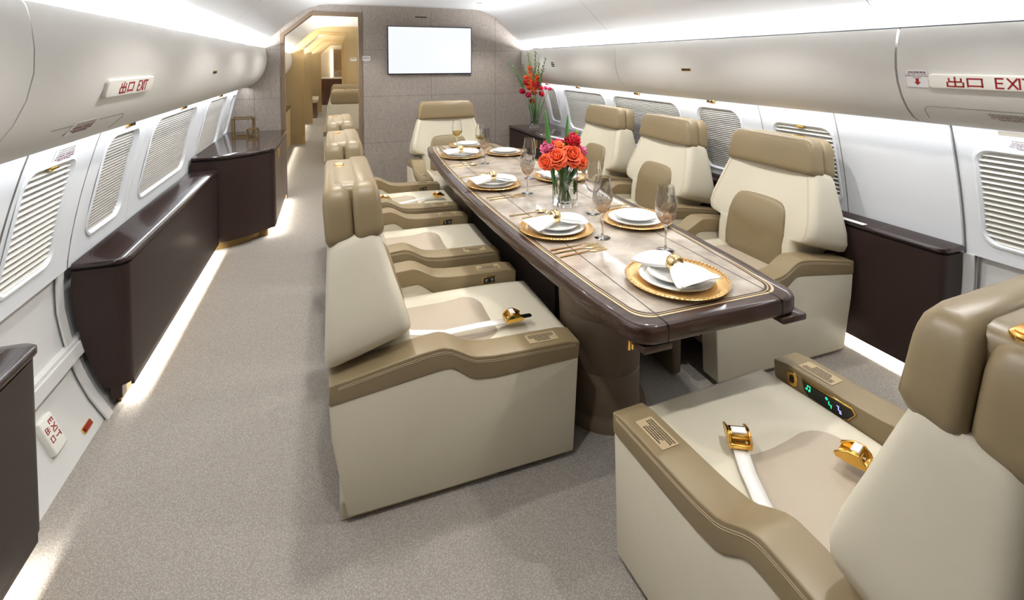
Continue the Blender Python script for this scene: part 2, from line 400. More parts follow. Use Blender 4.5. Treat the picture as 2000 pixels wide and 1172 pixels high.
# ------------------------------------------------------------------ ceiling
CP = [(1.77, 1.735), (1.70, 1.742), (1.62, 1.752), (1.55, 1.78), (1.47, 1.845), (1.36, 1.95), (1.25, 2.055), (1.16, 2.128), (1.07, 2.18), (.96, 2.215), (.84, 2.226), (.4, 2.228), (0, 2.228)]
def ceiling_bm(y0, y1, o=.0):
    P = [(CX-r, z) for r, z in CP]+[(CX+r, z) for r, z in reversed(CP[:-1])]
    bm = B(); loft(bm, [[(x, y, z) for x, z in P] for y in (y0, y1)], closed=False); return bm
struct('ceiling', ceiling_bm(YR, YB), CEILM, ang=30)
for y in (1.60, 3.9, -.6):     # joints between ceiling panels
    P = [(CX-r, z-.0006) for r, z in CP[2:]]+[(CX+r, z-.0006) for r, z in reversed(CP[2:-1])]
    bm = B(); loft(bm, [[(x, yy, z) for x, z in P] for yy in (y-.0015, y+.0015)], closed=False); tn += 1; struct('trim_%d' % tn, bm, GROOVE)
# ------------------------------------------------------------------ floor, aft wall
bm = B(); box(bm, CX-2.0, CX+2.0, YR, 20.5, -.03, 0); struct('floor', bm, CARPET)
bm = B(); box(bm, CX-2.0, CX+2.0, YR-.05, YR, 0, 2.3); struct('wall_back', bm, CABT)
# ------------------------------------------------------------------ forward bulkhead and door frames
def bulkhead(y, th, m, xl, xr, name, top=2.1, spring=1.85, xs=-.19, fr=.028, frm=FRAME):
    out = [(CX-1.97, 0), (xl, 0), (xl, spring), (xs, top), (xr, top), (xr, 0), (CX+1.97, 0), (CX+1.97, 1.1), (CX+1.80, 1.5), (CX+1.6, 1.86), (CX+1.2, 2.18), (CX+.9, 2.27), (CX-.9, 2.27), (CX-1.2, 2.18), (CX-1.6, 1.86), (CX-1.80, 1.5), (CX-1.97, 1.1)]
    bm = B()
    V, E, Fc, *_ = delaunay_2d_cdt([Vector(p) for p in out], [(i, (i+1) % len(out)) for i in range(len(out))], [], 1, 1e-6)
    for yy in (y, y+th):
        bv = [bm.verts.new((v.x, yy, v.y)) for v in V]
        for f in Fc: bm.faces.new([bv[i] for i in f])
    bw = struct(name, bm, m)
    # frame lining the opening
    pa = [(xl, 0), (xl, spring), (xs, top), (xr, top), (xr, 0)]; pin = [(xl+fr, 0), (xl+fr, spring-.012), (xs+.01, top-fr), (xr-fr, top-fr), (xr-fr, 0)]
    po = [(xl-.012, 0), (xl-.012, spring+.006), (xs-.006, top+.012), (xr+.012, top+.012), (xr+.012, 0)]
    f = B(); a, b = y-.012, y+th+.012
    loft(f, [[(p[0], a, p[1]) for p in po], [(p[0], a, p[1]) for p in pin], [(p[0], b, p[1]) for p in pin], [(p[0], b, p[1]) for p in po], [(p[0], a, p[1]) for p in po]], closed=False)
    obj('door_frame', f, frm, bw, ang=20)
    return bw
BK = bulkhead(YB, .10, FABRIC, -.515, .345, 'wall_front', top=2.125, spring=1.865, xs=-.20)
# seams between the fabric panels
sb = B(); t = .004
for z, x0, x1 in ((1.145, .36, 2.78), (1.702, .36, 2.40), (.582, .36, 3), (1.145, -1.0, -.53), (1.70, -.7, -.53), (.582, -1.05, -.53)):
    box(sb, x0, x1, YB-.0012, YB+.001, z-t/2, z+t/2)
for x, z0, z1 in ((1.18, 0, 2.22), (2.017, 0, 2.12), (.365, 0, 2.22), (-.52, 1.88, 1.96), (-.80, 0, 1.29)):
    box(sb, x-t/2, x+t/2, YB-.0012, YB+.001, z0, z1)
obj('panel_seam', sb, GROOVE, BK)
# ------------------------------------------------------------------ overhead bins
BPR = [(1.74, 1.283), (1.70, 1.291), (1.66, 1.312), (1.61, 1.357), (1.57, 1.415), (1.543, 1.475), (1.527, 1.54), (1.524, 1.60), (1.528, 1.66), (1.536, 1.70), (1.544, 1.716), (1.553, 1.712), (1.565, 1.66), (1.60, 1.645), (1.745, 1.645), (1.752, 1.56), (1.752, 1.283)]
def bin_x(z):
    for (ra, a), (rb, b) in zip(BPR[:10], BPR[1:11]):
        if a <= z <= b: return ra+(rb-ra)*(z-a)/(b-a)
def make_bin(s, y0, y1, label):
    bm = B(); loft(bm, [[(CX+s*r, y, z) for r, z in BPR] for y in (y0, y0+(y1-y0)*.5, y1)])
    o = obj('overhead_bin', bm, BINM, None, ang=30); return tag(o, label, 'overhead bin')
bl0 = make_bin(-1, YR, 1.507, 'grey-white overhead bin at the left picture edge, next to the near wall louvres')
bl1 = make_bin(-1, 1.513, YB-.002, 'long grey-white overhead bin on the left wall, carrying the exit sign')
br0 = make_bin(1, YR, 1.500, 'grey-white overhead bin at the right picture edge, with large red EXIT sign')
br1 = make_bin(1, 1.510, 3.847, 'middle grey-white overhead bin on the right wall, with a dark slot latch')
br2 = make_bin(1, 3.852, YB-.002, 'far grey-white overhead bin on the right wall, behind the tall red flowers')
def binM(s, y, z, xdir=None):
    """frame on the bin face: local x runs along the cabin so that print reads correctly, local y up, z out of the face"""
    dz = .01; a = bin_x(z-dz); b = bin_x(z+dz)
    upv = Vector((s*(b-a), 0, 2*dz)); xd = Vector((0, 1 if s < 0 else -1, 0))
    return frameM((CX+s*(bin_x(z)), y, z), xd, upv)
for par, s, y, z in ((bl1, -1, 3.54, 1.50), (br1, 1, 2.915, 1.508)):
    M = binM(s, y, z); bm = B(); prism(bm, rrect(.05, .010, .006), -.002, .003, M=M); l = obj('latch', bm, GOLD2, par)
    bm = B(); prism(bm, rrect(.042, .006, .003), .003, .0045, M=M); obj('latch_slot', bm, BLACK, l)
for par, s, y0, y1 in ((br0, 1, .80, 1.435), (bl1, -1, 1.75, 2.29)):   # outline of the drop-down panel in the bin underside
    bm = B(); e = y1 if s > 0 else y1
    P = [(y0, 1.372)]+[(y1-.03+.03*sin(a), 1.342+.03*cos(a)) for a in [pi/2*i/6 for i in range(7)]]+[(y1+.004, 1.316)]
    tube(bm, [(CX+s*(bin_x(z)-.0002), y, z) for y, z in P], .0011, 5); obj('panel_outline', bm, GROOVE, par)
# exit signs
def exit_sign(s, y0, y1, z, label, w0, cw, h, xs):
    ym = (y0+y1)/2; M = binM(s, ym, z); hw = abs(y1-y0)/2
    t = thing('exit_sign', label, 'sign'); bm = B()
    prism(bm, rrect(hw, .031, .016), -.004, .012, M=M); obj('housing', bm, SIGNW, t, bev=(.005, 3))
    Mz = M @ Matrix.Translation((0, 0, .012)); bm = B()
    for ch, x, w in xs[:2]: strokes(bm, ch, x, -h/2, w, h, .0058, Mz, .001)
    obj('characters', bm, RED, t); bm = B()
    for ch, x, w in xs[2:]: strokes(bm, ch, x, -h/2, w, h, .0058, Mz, .001)
    obj('lettering', bm, RED, t); return t
exit_sign(-1, 1.935, 2.37, 1.482, 'small white exit sign with red lettering on the left overhead bin', 0, 0, .036, [('chu', -.115, .05), ('kou', -.045, .048), ('E', .05, .022), ('X', .08, .026), ('I', .108, .01), ('T', .120, .024)])
exit_sign(1, 1.375, .90, 1.487, 'large white exit sign with red lettering at the right picture edge', 0, 0, .038, [('chu', -.168, .055), ('kou', -.098, .047), ('E', -.008, .026), ('X', .028, .03), ('I', .06, .01), ('T', .072, .03)])
# placards on the bins and walls
def placard(M, hw, hh, label, rows, seed, arrow=False, texts=None, m=PAPER):
    t = thing('placard', label, 'placard'); bm = B(); prism(bm, rrect(hw, hh, .006), .0003, .0012, M=M); obj('label_sheet', bm, m, t)
    bm = B(); n = len(texts) if texts else 0
    yt = hh*.8
    scribble(bm, -hw*.75, hw*.75, yt-rows*.009, yt, rows, M @ Matrix.Translation((0, 0, .0013)), seed, taper=False); yt -= rows*.009+.004
    obj('small_print', bm, INK if m is PAPER else INKS, t)
    if texts:
        for tx, sz in texts:
            b2 = text_bm(tx, sz); b2.transform(M @ Matrix.Translation((0, yt, .0014))); obj('lettering', b2, INKR, t); yt -= sz*1.02
    if arrow:
        bm = B(); prism(bm, [(-.006, 0), (.006, 0), (.006, -.016), (.013, -.016), (0, -.030), (-.013, -.016), (-.006, -.016)], .0013, .0022, M=M @ Matrix.Translation((0, yt+.006, 0))); obj('arrow', bm, RED, t)
    return t
placard(binM(1, 1.423, 1.495), .042, .040, 'small white placard with red down arrow left of the large exit sign', 1, 3, True, [('LIFE LINE LOCATED', .0088), ('UNDER ENCLOSURE NEXT', .0078), ('TO EXIT', .0088)])
EMT = [('FOR EMERGENCY OVERWING EXIT', .0088), ('PULL AWAY AND DISCARD THIS HANDLE', .0078), ('THEN PULL EXIT HANDLE', .0088)]
placard(binM(1, 1.13, 1.345), .10, .03, 'clear emergency placard under the large exit sign on the bin underside', 2, 5, False, EMT, BINM)
placard(binM(-1, 1.96, 1.362), .09, .026, 'faint emergency placard on the bin underside at upper left', 2, 9, False, EMT, BINM)
def wallM(s, y, z, off=.0):
    a = wallpt(s, y, z-.01, off); b = wallpt(s, y, z+.01, off)
    return frameM(wallpt(s, y, z, off), (0, 1 if s < 0 else -1, 0), Vector(b)-Vector(a))
placard(wallM(1, 1.16, 1.215, .001), .085, .030, 'emergency placard on the right wall directly above the near louvres', 2, 6, False, EMT, WALLM)
placard(wallM(-1, 2.38, 1.215, .001), .085, .030, 'emergency placard on the left wall directly above the louvres', 3, 7, False, EMT, WALLM)
for s, y in ((1, 1.20), (-1, 2.36)):
    bm = B(); M = wallM(s, y, 1.264, .0); prism(bm, rrect(.065, .010, .004), .0, .002, M=M)
    o = obj('handle_recess', bm, mat('recess_beige', (176, 168, 154), .6), None); tag(o, 'beige recessed pull in the wall under the %s overhead bin' % ('right' if s > 0 else 'left'), 'recessed pull')
bm = B(); M = binM(1, 5.18, 1.53)
scribble(bm, -.035, .035, -.03, .03, 3, M, 3, .0015, chunk=(.3, .9), taper=False)
tag(obj('bin_marking', bm, BLACK, None), 'small dark marks on the far right overhead bin', 'marking')
# reading lights below the bins
def reading_light(s, y, label):
    p = wallpt(s, y, 1.271 if s > 0 else 1.256, .004); t = thing('reading_light', label, 'reading light', p, 0, 'gold reading lights under the overhead bins')
    bm = B(); prism(bm, rrect(.038, .013, .006), -.012, .012, axis='x'); obj('bezel', bm, GOLD, t, bev=(.003, 2))
    for k in (-.017, .017):
        bm = B(); lathe(bm, [(.0001, -.014), (.009, -.014), (.009, .014), (.0001, .014)], 14, Matrix.Translation((0, k, 0)) @ Matrix.Rotation(pi/2, 4, 'Y')); obj('lens', bm, BLACK, t)
for y, l in ((2.956, 'above the near right shade, closest to the camera'), (3.909, 'right wall, second from the camera'), (5.075, 'right wall, third from the camera'), (5.93, 'right wall, nearest the bulkhead, by the red flowers')):
    reading_light(1, y, 'small gold twin reading light, '+l)
for y, l in ((2.99, 'left wall, nearest the exit sign'), (3.96, 'left wall, middle of the three'), (5.18, 'left wall, farthest from the camera')):
    reading_light(-1, y, 'small gold twin reading light, '+l)

# ------------------------------------------------------------------ downlights (fixtures)
for i, (x, y) in enumerate(DOWN):
    if y < 4: continue
    t = thing('downlight', 'small round recessed downlight in the ceiling, %s and %s' % ('left row' if x < 1 else 'right row', 'close to the bulkhead' if y > 5 else 'farther from the bulkhead'), 'downlight', (x, y, 2.228), 0, 'ceiling downlights')
    bm = B(); lathe(bm, [(.034, .0), (.034, -.004), (.024, -.005), (.022, .0), (.034, .0)], 24); obj('rim', bm, GOLDP, t)
    bm = B(); lathe(bm, [(.0001, -.001), (.022, -.001), (.022, .0), (.0001, 0)], 24); obj('lens', bm, LAMPE, t)
# ------------------------------------------------------------------ screen on the bulkhead
t = thing('wall_screen', 'wide flat screen showing plain white on the grey bulkhead', 'television')
bm = B(); box(bm, .648, 1.692, YB-.035, YB-.002, 1.408, 1.992); obj('bezel', bm, BEZEL, t, bev=(.003, 2))
bm = B(); box(bm, .658, 1.682, YB-.037, YB-.034, 1.418, 1.982); obj('panel', bm, SCREEN, t)
bm = B(); box(bm, .985, 1.125, YB-.004, YB, 2.102, 2.114); tag(obj('air_slot', bm, BLACK, None), 'thin dark slot on the bulkhead above the screen', 'vent')
MB = frameM((.40, YB-.001, 1.60), (1, 0, 0), (0, 0, 1)); placard(MB, .048, .026, 'small white placard on the bulkhead right of the doorway', 4, 12)

# ------------------------------------------------------------------ cabinets
def cab_low(s, y0, y1, ztop, xf, label, round_y, name):
    """low sideboard; s side; xf = distance of the front from the centre line; round_y = end with the rounded corner"""
    t = thing(name, label, 'cabinet')
    zs = [.055, .12, .2, .3, .4, .5, .6, ztop-.035]
    def ring(z, gx=0., gy=0.):
        back = prof(z)-.012; front = xf-gx; r = .055
        ya, yb = y0-gy, y1+gy; P = []
        P.append((back, yb)); P.append((back, ya))
        for i in range(7):
            a = pi/2*i/6; P.append((front+r-r*sin(a), ya+r-r*cos(a)))
        P.append((front, yb))
        return [(CX+s*x, y, z) for x, y in P]
    bm = B(); loft(bm, [ring(z) for z in zs]); obj('body', bm, CAB, t, ang=50)
    bm = B(); loft(bm, [ring(ztop-.034, -.012, -.008), ring(ztop-.026, -.012, -.008)]); obj('shadow_gap', bm, BLACK, t)
    bm = B(); loft(bm, [ring(ztop-.026, -.004, -.002), ring(ztop-.022, .006, .006), ring(ztop-.005, .006, .006), ring(ztop, .001, .001)]); obj('top', bm, CABTOP, t, ang=50)
    return t
def lip_and_plinth(s, y0, y1, xf, label):
    t = thing('lit_plinth', label, 'plinth')
    bm = B(); box(bm, *sorted((CX+s*(xf+.055), CX+s*(xf+.035))), y0+.06, y1, 0, .055); obj('kick_board', bm, PLINTH, t)
    return t
XF = 1.735
# the cabinets: the floor strips sit in the slot behind a front lip
def sideboard(s, y0, y1, ztop, xf, label, name='sideboard', lab2=''):
    t = thing(name, label, 'cabinet'); back = lambda z: prof(z)-.014
    zs = [.05, .1, .2, .3, .4, .5, .6, ztop-.036]
    def ring(z, g=0.):
        r = .05+g; front = xf-g; ya = y0-g; yb = y1; b = back(z); P = [(b, yb), (b, ya)]
        for i in range(7):
            a = pi/2*i/6; P.append((front+r-r*sin(a), ya+r-r*cos(a)))
        P.append((front, yb)); return [(CX+s*x, y, z) for x, y in P]
    bm = B()
    # body with an open slot in its underside just behind the front face
    loft(bm, [ring(z) for z in zs[1:]])
    obj('body', bm, CAB, t, ang=50)
    bm = B(); box(bm, *sorted((CX+s*xf, CX+s*(xf+.012))), y0+.05, y1, .073, .101)
    obj('front_lip', bm, CAB, t)
    bm = B(); P = [p for p in ring(.1)]; Q = [p for p in ring(.045)]
    box(bm, *sorted((CX+s*(xf+.03), CX+s*back(.06))), y0+.0, y0+.05, .045, .101); box(bm, *sorted((CX+s*(xf+.07), CX+s*back(.05))), y0+.03, y0+.05, .0, .05)
    obj('end_foot', bm, CAB, t)
    bm = B(); box(bm, *sorted((CX+s*(xf+.052), CX+s*(xf+.064))), y0+.05, y1, .0, .1); obj('kick_board', bm, PLINTH, t)
    bm = B(); loft(bm, [ring(ztop-.037, -.010), ring(ztop-.027, -.010)]); obj('shadow_gap', bm, BLACK, t)
    bm = B(); loft(bm, [ring(ztop-.027, .0), ring(ztop-.022, .008), ring(ztop-.006, .008), ring(ztop, .002)]); obj('worktop', bm, CABTOP, t, ang=50)
    return t
sideboard(-1, 2.665, 4.585, .685, XF, 'long low dark brown sideboard with glossy top along the left wall')
def near_left():
    t = thing('sideboard', 'dark brown sideboard cut off by the lower left picture corner', 'cabinet'); xf = XF; s = -1; y0, y1, zt = YR, 1.955, .685
    def ring(z, g=0.):
        r = .05; b = prof(z)-.014; P = [(b, y0), (b, y1+g)]
        for i in range(7):
            a = pi/2*i/6; P.append((xf-g+r-r*sin(a), y1+g-r+r*cos(a)))
        P.append((xf-g, y0)); return [(CX+s*x, y, z) for x, y in P]
    bm = B(); loft(bm, [ring(z) for z in (.1, .2, .3, .4, .5, .6, zt-.036)]); obj('body', bm, CAB, t, ang=50)
    bm = B(); box(bm, CX-xf-.012, CX-xf, y0, y1-.05, .073, .101); obj('front_lip', bm, CAB, t)
    bm = B(); box(bm, CX-xf-.064, CX-xf-.052, y0, y1-.05, 0, .1); obj('kick_board', bm, PLINTH, t)
    bm = B(); loft(bm, [ring(zt-.037, -.010), ring(zt-.027, -.010)]); obj('shadow_gap', bm, BLACK, t)
    bm = B(); loft(bm, [ring(zt-.027), ring(zt-.022, .008), ring(zt-.006, .008), ring(zt, .002)]); obj('worktop', bm, CABTOP, t, ang=50)
near_left()
rs = sideboard(1, 1.44, 4.585, .70, 1.792, 'long low dark brown sideboard behind the right-hand chairs')
bm = B(); box(bm, CX+1.80, CX+1.93, 1.742, 1.744, .6995, .7008); obj('top_joint', bm, GROOVE, rs)
bm = B(); box(bm, CX+1.775, CX+1.81, 1.80, 1.95, .7003, .7022); tag(obj('white_tag', bm, PAPER, None), 'small white tag lying on the low right sideboard', 'tag')
def tall(s, zt, label, xface, y_in, y_out, doorm):
    """taller end cabinet against the bulkhead with an angled, slightly curved end"""
    t = thing('end_cabinet', label, 'cabinet')
    def ring(z, g=0.):
        b = prof(z)-.014; P = [(b, YB-.003), (b, y_out-g)]
        x0, x1 = XF+.0, xface-g
        for i in range(1, 7):
            u = i/7; bow = .035*sin(pi*u); P.append((x0+(x1+.03-x0)*u-bow*.3, y_out-g+(y_in-y_out)*u-bow))
        for i in range(6):
            a = pi/2*i/5; P.append((x1+.03-.03*sin(a), y_in+.03-.03*cos(a)+.0))
        P.append((x1, YB-.003)); return [(CX+s*x, y, z) for x, y in P]
    bm = B(); loft(bm, [ring(.075), ring(.3), ring(.5), ring(zt-.04)]); obj('body', bm, CAB, t, ang=40)
    bm = B(); loft(bm, [ring(0, -.06), ring(.075, -.06)]); obj('kick_board', bm, PLINTH, t)
    bm = B(); loft(bm, [ring(zt-.04, -.010), ring(zt-.028, -.010)]); obj('shadow_gap', bm, BLACK, t)
    bm = B(); loft(bm, [ring(zt-.028, .002), ring(zt-.022, .01), ring(zt-.006, .01), ring(zt, .003)]); obj('worktop', bm, CABTOP, t, ang=40)
    xd = CX+s*xface
    for a, b in ((y_in+.05, 5.60), (5.605, YB-.02)):
        bm = B(); box(bm, *sorted((xd, xd-s*.006)), a, b, .09, zt-.05); d = obj('cabinet_door', bm, doorm, t)
        if a < 5.3:
            bm = B(); box(bm, *sorted((xd-s*.006, xd-s*.012)), 5.2, 5.26, zt-.15, zt-.06)
            obj('door_latch', bm, GOLD, d, bev=(.003, 2))
    bm = B()
    for dx in (.05, .075): box(bm, *sorted((xd+s*dx, xd+s*(dx+.006))), y_in+.06, YB-.004, zt-.0005, zt+.0008)
    obj('inlay_line', bm, GOLDP, t)
    return t
tall(-1, .79, 'taller dark brown end cabinet with angled front, left against the bulkhead', 1.345, 4.88, 4.60, CABT)
tall(1, .72, 'dark brown end cabinet under the tall red flowers, right against the bulkhead', 1.355, 4.86, 4.60, CAB)

# ------------------------------------------------------------------ wall furniture near the floor, lower left
t = thing('floor_exit_marker', 'white wedge-shaped exit marker with red lettering low on the left wall', 'sign')
M = wallM(-1, 2.32, .15, -.022)
bm = B(); prism(bm, rrect(.042, .072, .008), -.01, .022, M=M); obj('housing', bm, SIGNW, t, bev=(.006, 3))
bm = B(); Mz = M @ Matrix.Translation((0, 0, .022)) @ Matrix.Rotation(-pi/2, 4, 'Z')
for ch, x, w in (('E', -.05, .016), ('X', -.026, .02), ('I', -.003, .01), ('T', .01, .02)): strokes(bm, ch, x, .004, w, .024, .004, Mz, .001)
obj('lettering', bm, RED, t); bm = B()
for ch, x, w in (('chu', -.035, .022), ('kou', .005, .02)): strokes(bm, ch, x, -.030, w, .022, .003, Mz, .001)
obj('characters', bm, RED, t)
t = thing('wall_reflector', 'small red reflector in a gold frame at the foot of the left wall', 'reflector')
M = wallM(-1, 2.50, .045, -.022)
bm = B(); prism(bm, rrect(.034, .013, .004), -.01, .006, M=M); obj('frame', bm, GOLD, t)
bm = B(); prism(bm, rrect(.028, .008, .002), .005, .009, M=M); obj('lens', bm, RED, t)

# ------------------------------------------------------------------ chairs.  local frame: faces +X, back at x = 0, seat width along Y
HW = .41
TOPP = [(0.0, .495), (.30, .545), (.40, .552), (.515, .483), (.93, .474)]
LOWP = [(0.0, .425), (.37, .468), (.42, .468), (.51, .395), (.93, .402)]
def soft(P, n=2): return chaikin([Vector(p) for p in P], closed=False, n=n, q=.16)
TP, LP = soft(TOPP), soft(LOWP)
def interp(P, x):
    for (a, b), (c, d) in zip(P, P[1:]):
        if x <= c: return b+(d-b)*(x-a)/(c-a) if c > a else b
    return P[-1][1]
def chair(label):
    t = thing('leather_armchair', label, 'armchair', group='cream and tan leather armchairs around the dining table')
    bm = B(); box(bm, .03, .60, -HW+.02, HW-.02, 0, .07); loft(bm, [[(x, y, .07) for x, y in rrect(.36, HW-.12, .02, 3, .44, 0)], [(x, y, .30) for x, y in rrect(.36, HW-.12, .02, 3, .44, 0)]])
    obj('base', bm, BASEM, t, bev=(.008, 2))
    for s in (-1, 1):
        a, b = (s*HW, s*(HW-.105))
        P = [(.055, .025), (.008, .30), (0.0, .425)]+LP[1:-1]+[(.925, .402), (.905, .025)]
        bm = B(); prism(bm, P, min(a, b), max(a, b), 'y'); obj('side_panel', bm, CREAM, t, bev=(.012, 3))
        P = LP[:-1]+[(.925, .402), (.93, .465)]+[(x, z) for x, z in reversed(TP) if x < .915]
        bm = B(); a2, b2 = s*(HW+.004), s*(HW-.112)
        prism(bm, P, min(a2, b2), max(a2, b2), 'y'); arm = obj('armrest', bm, TAN, t, bev=(.010, 4))
        for k, dz in ((0, .016), (1, .022)):
            bm = B(); tube(bm, [(x, s*(HW+.0042), interp(TP, x)-dz) for x in [.03+.88*i/44 for i in range(45)]], .0011, 5); obj('stitching', bm, SEAM, arm)
        bm = B(); M = frameM((.79, s*(HW-.055), .4778), (1, 0, -.022), (0, 1, 0))
        prism(bm, rrect(.062, .030, .004, 3), .0, .0008, M=M); lb = obj('label_plate', bm, LABEL, arm)
        bm = B(); scribble(bm, -.052, .052, -.024, .024, 6, M @ Matrix.Translation((0, 0, .0008)) @ Matrix.Rotation(0 if s < 0 else pi, 4, 'Z'), 20+s, chunk=(.3, .9)); obj('small_print', bm, INK, lb)
        for fx in (.78,):
            bm = B(); lathe(bm, [(.0001, -.02), (.012, -.02), (.021, -.012), (.021, -.003), (.016, 0), (.021, .003), (.021, .012), (.012, .02), (.0001, .02)], 14, Matrix.Translation((fx, s*(HW-.045), .021)) @ Matrix.Rotation(pi/2, 4, 'X')); obj('caster', bm, GOLD, t)
    # power outlets on the inner face of the left arm
    yi = HW-.112
    bm = B(); box(bm, .742, .812, yi-.003, yi+.004, .418, .454); ol = obj('power_outlet', bm, GOLD, t, bev=(.003, 2))
    bm = B(); box(bm, .746, .808, yi-.0045, yi-.002, .422, .450); obj('outlet_face', bm, BLACK, ol)
    bm = B()
    for cx in (.762, .792):
        for dx, dz, w, h in ((-.004, .003, .002, .008), (.004, .003, .002, .008), (0, -.006, .003, .004)): box(bm, cx+dx-w/2, cx+dx+w/2, yi-.0052, yi-.004, .436+dz-h/2, .436+dz+h/2)
    obj('outlet_contacts', bm, PAPER, ol)
    # control panel and headphone socket on the inner face of the right arm
    yi = -(HW-.112)
    bm = B(); prism(bm, rrect(.020, .026, .018, 6, .850, .437), yi-.001, yi+.005, 'y'); js = obj('headphone_socket', bm, GOLD, t, bev=(.002, 2))
    bm = B(); prism(bm, rrect(.009, .014, .008, 6, .850, .437), yi+.004, yi+.0062, 'y'); obj('socket_hole', bm, BLACK, js)
    pp = [(.815, .461), (.640, .466), (.628, .452), (.650, .420), (.665, .412), (.790, .412), (.806, .424)]
    bm = B(); prism(bm, pp, yi-.001, yi+.005, 'y'); cp = obj('control_panel', bm, GOLD, t, bev=(.002, 2))
    cx0 = sum(p[0] for p in pp)/7; cz0 = sum(p[1] for p in pp)/7
    bm = B(); prism(bm, [(cx0+(p[0]-cx0)*.955, cz0+(p[1]-cz0)*.86) for p in pp], yi+.0048, yi+.0064, 'y'); obj('display', bm, BLACK, cp)
    def icon(parts, m):
        bm = B()
        for x, z, w, h in parts: box(bm, x-w/2, x+w/2, yi+.0063, yi+.0072, z-h/2, z+h/2)
        obj('glowing_icon', bm, m, cp)
    icon([(.793, .437, .006, .006), (.783, .435, .006, .006), (.790, .444, .002, .014), (.780, .442, .002, .014), (.785, .450, .012, .003)], GLED)
    icon([(.722, .447, .003, .010), (.722, .447, .009, .003), (.714, .438, .003, .010), (.709, .433, .010, .003), (.706, .428, .003, .008)], GLED)
    icon([(.684, .446, .008, .003), (.682, .440, .003, .010), (.677, .434, .008, .004), (.675, .428, .007, .005)], BLED)
    # seat cushion: thick pad, hollowed behind a raised U-shaped rim
    bm = B(); nx, ny = 34, 26; hw = HW-.118
    def top(x, y):
        u = abs(y)/hw; zt = .428 - .012*max(0, (x-.62)/.34)**2
        def ss(a, b, v):
            q = min(1, max(0, (v-a)/(b-a))); return q*q*(3-2*q)
        corner = max(0, (x-.52)/.2)**2+(abs(y)/.225)**2
        rec = 1-ss(.80, 1.12, sqrt(corner)) if x > .52 else 1-ss(.80, 1.12, abs(y)/.225)
        zt -= .038*rec
        zt -= .02*ss(.93, 1, u)
        return zt
    grid = []
    for i in range(nx+1):
        x = .16+.79*i/nx; row = []
        for j in range(ny+1):
            y = -hw+2*hw*j/ny; row.append((x, y, top(x, y)))
        grid.append(row)
    # front roll
    for k, (dx, dz) in enumerate(((.012, -.004), (.022, -.016), (.026, -.04), (.026, -.09), (.018, -.14), (.0, -.185), (-.03, -.20))):
        grid.append([(.95+dx, -hw+2*hw*j/ny, top(.95, -hw+2*hw*j/ny)+dz-.0) for j in range(ny+1)])
    bot = [(.16, .22), ]
    loft(bm, grid, closed=False)
    for sgn in (-1, 1):     # side skirts
        e = [g[0 if sgn < 0 else -1] for g in grid]; loft(bm, [e, [(p[0]-(0.0 if p[0] < .95 else .03), p[1], min(p[2], .24)) for p in e]], closed=False)
    cush = obj('seat_cushion', bm, CREAM, t, ang=70)
    bm = B(); ip = []
    rim = [( .20, -.205), (.20, .205)]+[(.52+.165*sin(a), .205*cos(a)) for a in [pi*i/20 for i in range(21)]][0:]
    # rounded-front insert following the hollow
    n = 26; pts = []
    for i in range(n+1):
        a = pi*i/n; pts.append((.52+.17*max(0., sin(a))**.55, .208*(1 if cos(a) >= 0 else -1)*abs(cos(a))**.55))
    outl = [(.18, .208)]+pts+[(.18, -.208)]
    cxm = .44
    rings = []
    for k, (f, dz) in enumerate(((1.0, .0005), (.975, .008), (.90, .014), (.6, .018), (.25, .019))):
        rings.append([(cxm+(x-cxm)*f, y*f, min(top(cxm+(x-cxm)*f, y*f), .412)+dz*(1 if k else .2)) for x, y in outl])
    loft(bm, rings, closed=True, cap=(False, True)); obj('seat_insert', bm, INSERT, cush, ang=60)
    # backrest
    def sec(z, hw_, xf, xr, tilt=.30, conc=.02, r=.04, n=6):
        P = []
        base = []
        m = 10
        for i in range(m+1):   # front face from -y to +y, slightly hollow
            v = -1+2*i/m; yy = v*(hw_-r); base.append((xf-conc*(1-v*v), yy))
        for i in range(1, n):
            a = pi/2*i/n; base.append((xf-r+r*cos(a), hw_-r+r*sin(a)))
        base += [(xf-r-.02, hw_), (xr+r+.01, hw_)]
        for i in range(1, n):
            a = pi/2*i/n; base.append((xr+r-r*sin(a), hw_-r+r*cos(a)))
        base += [(xr, hw_-r), (xr, 0), (xr, -hw_+r)]
        for i in range(1, n):
            a = pi/2*i/n; base.append((xr+r-r*cos(a), -hw_+r-r*sin(a)))
        base += [(xr+r+.01, -hw_), (xf-r-.02, -hw_)]
        for i in range(1, n):
            a = pi/2*i/n; base.append((xf-r+r*sin(a), -hw_+r-r*cos(a)))
        return [(x, y, z+(x-xf)*tilt) for x, y in base]
    bm = B()
    L = [(.36, .285, .30, .10), (.54, .285, .290, .06), (.585, .285, .280, .02), (.592, .300, .280, .006), (.598, .345, .281, -.006), (.612, .372, .281, -.010), (.65, .386, .274, -.012), (.71, .382, .256, -.010), (.80, .358, .226, -.004), (.90, .328, .195, .0), (.95, .312, .178, .004), (.972, .300, .168, .012)]
    loft(bm, [sec(*l) for l in L]); back = obj('backrest', bm, CREAM, t, ang=70)
    for s in (-1, 1):
        for k in (0, .007):
            bm = B(); tube(bm, [(xf-.0005+.0012*0, s*(h_-.046+k), z) for z, h_, xf, xr in L[5:]], .0010, 5); obj('stitching', bm, SEAM, back)
    # lumbar pad
    bm = B(); rings = []
    po = [(-.205, .38), (-.212, .55), (-.196, .68), (-.176, .738), (-.138, .766), (0, .772), (.138, .766), (.176, .738), (.196, .68), (.212, .55), (.205, .38)]
    po = chaikin([Vector(p) for p in po], closed=True, n=1); cz = .58
    def xfz(z):
        for a, b in zip(L, L[1:]):
            if z <= b[0]: return a[2]+(b[2]-a[2])*(z-a[0])/(b[0]-a[0])
        return L[-1][2]
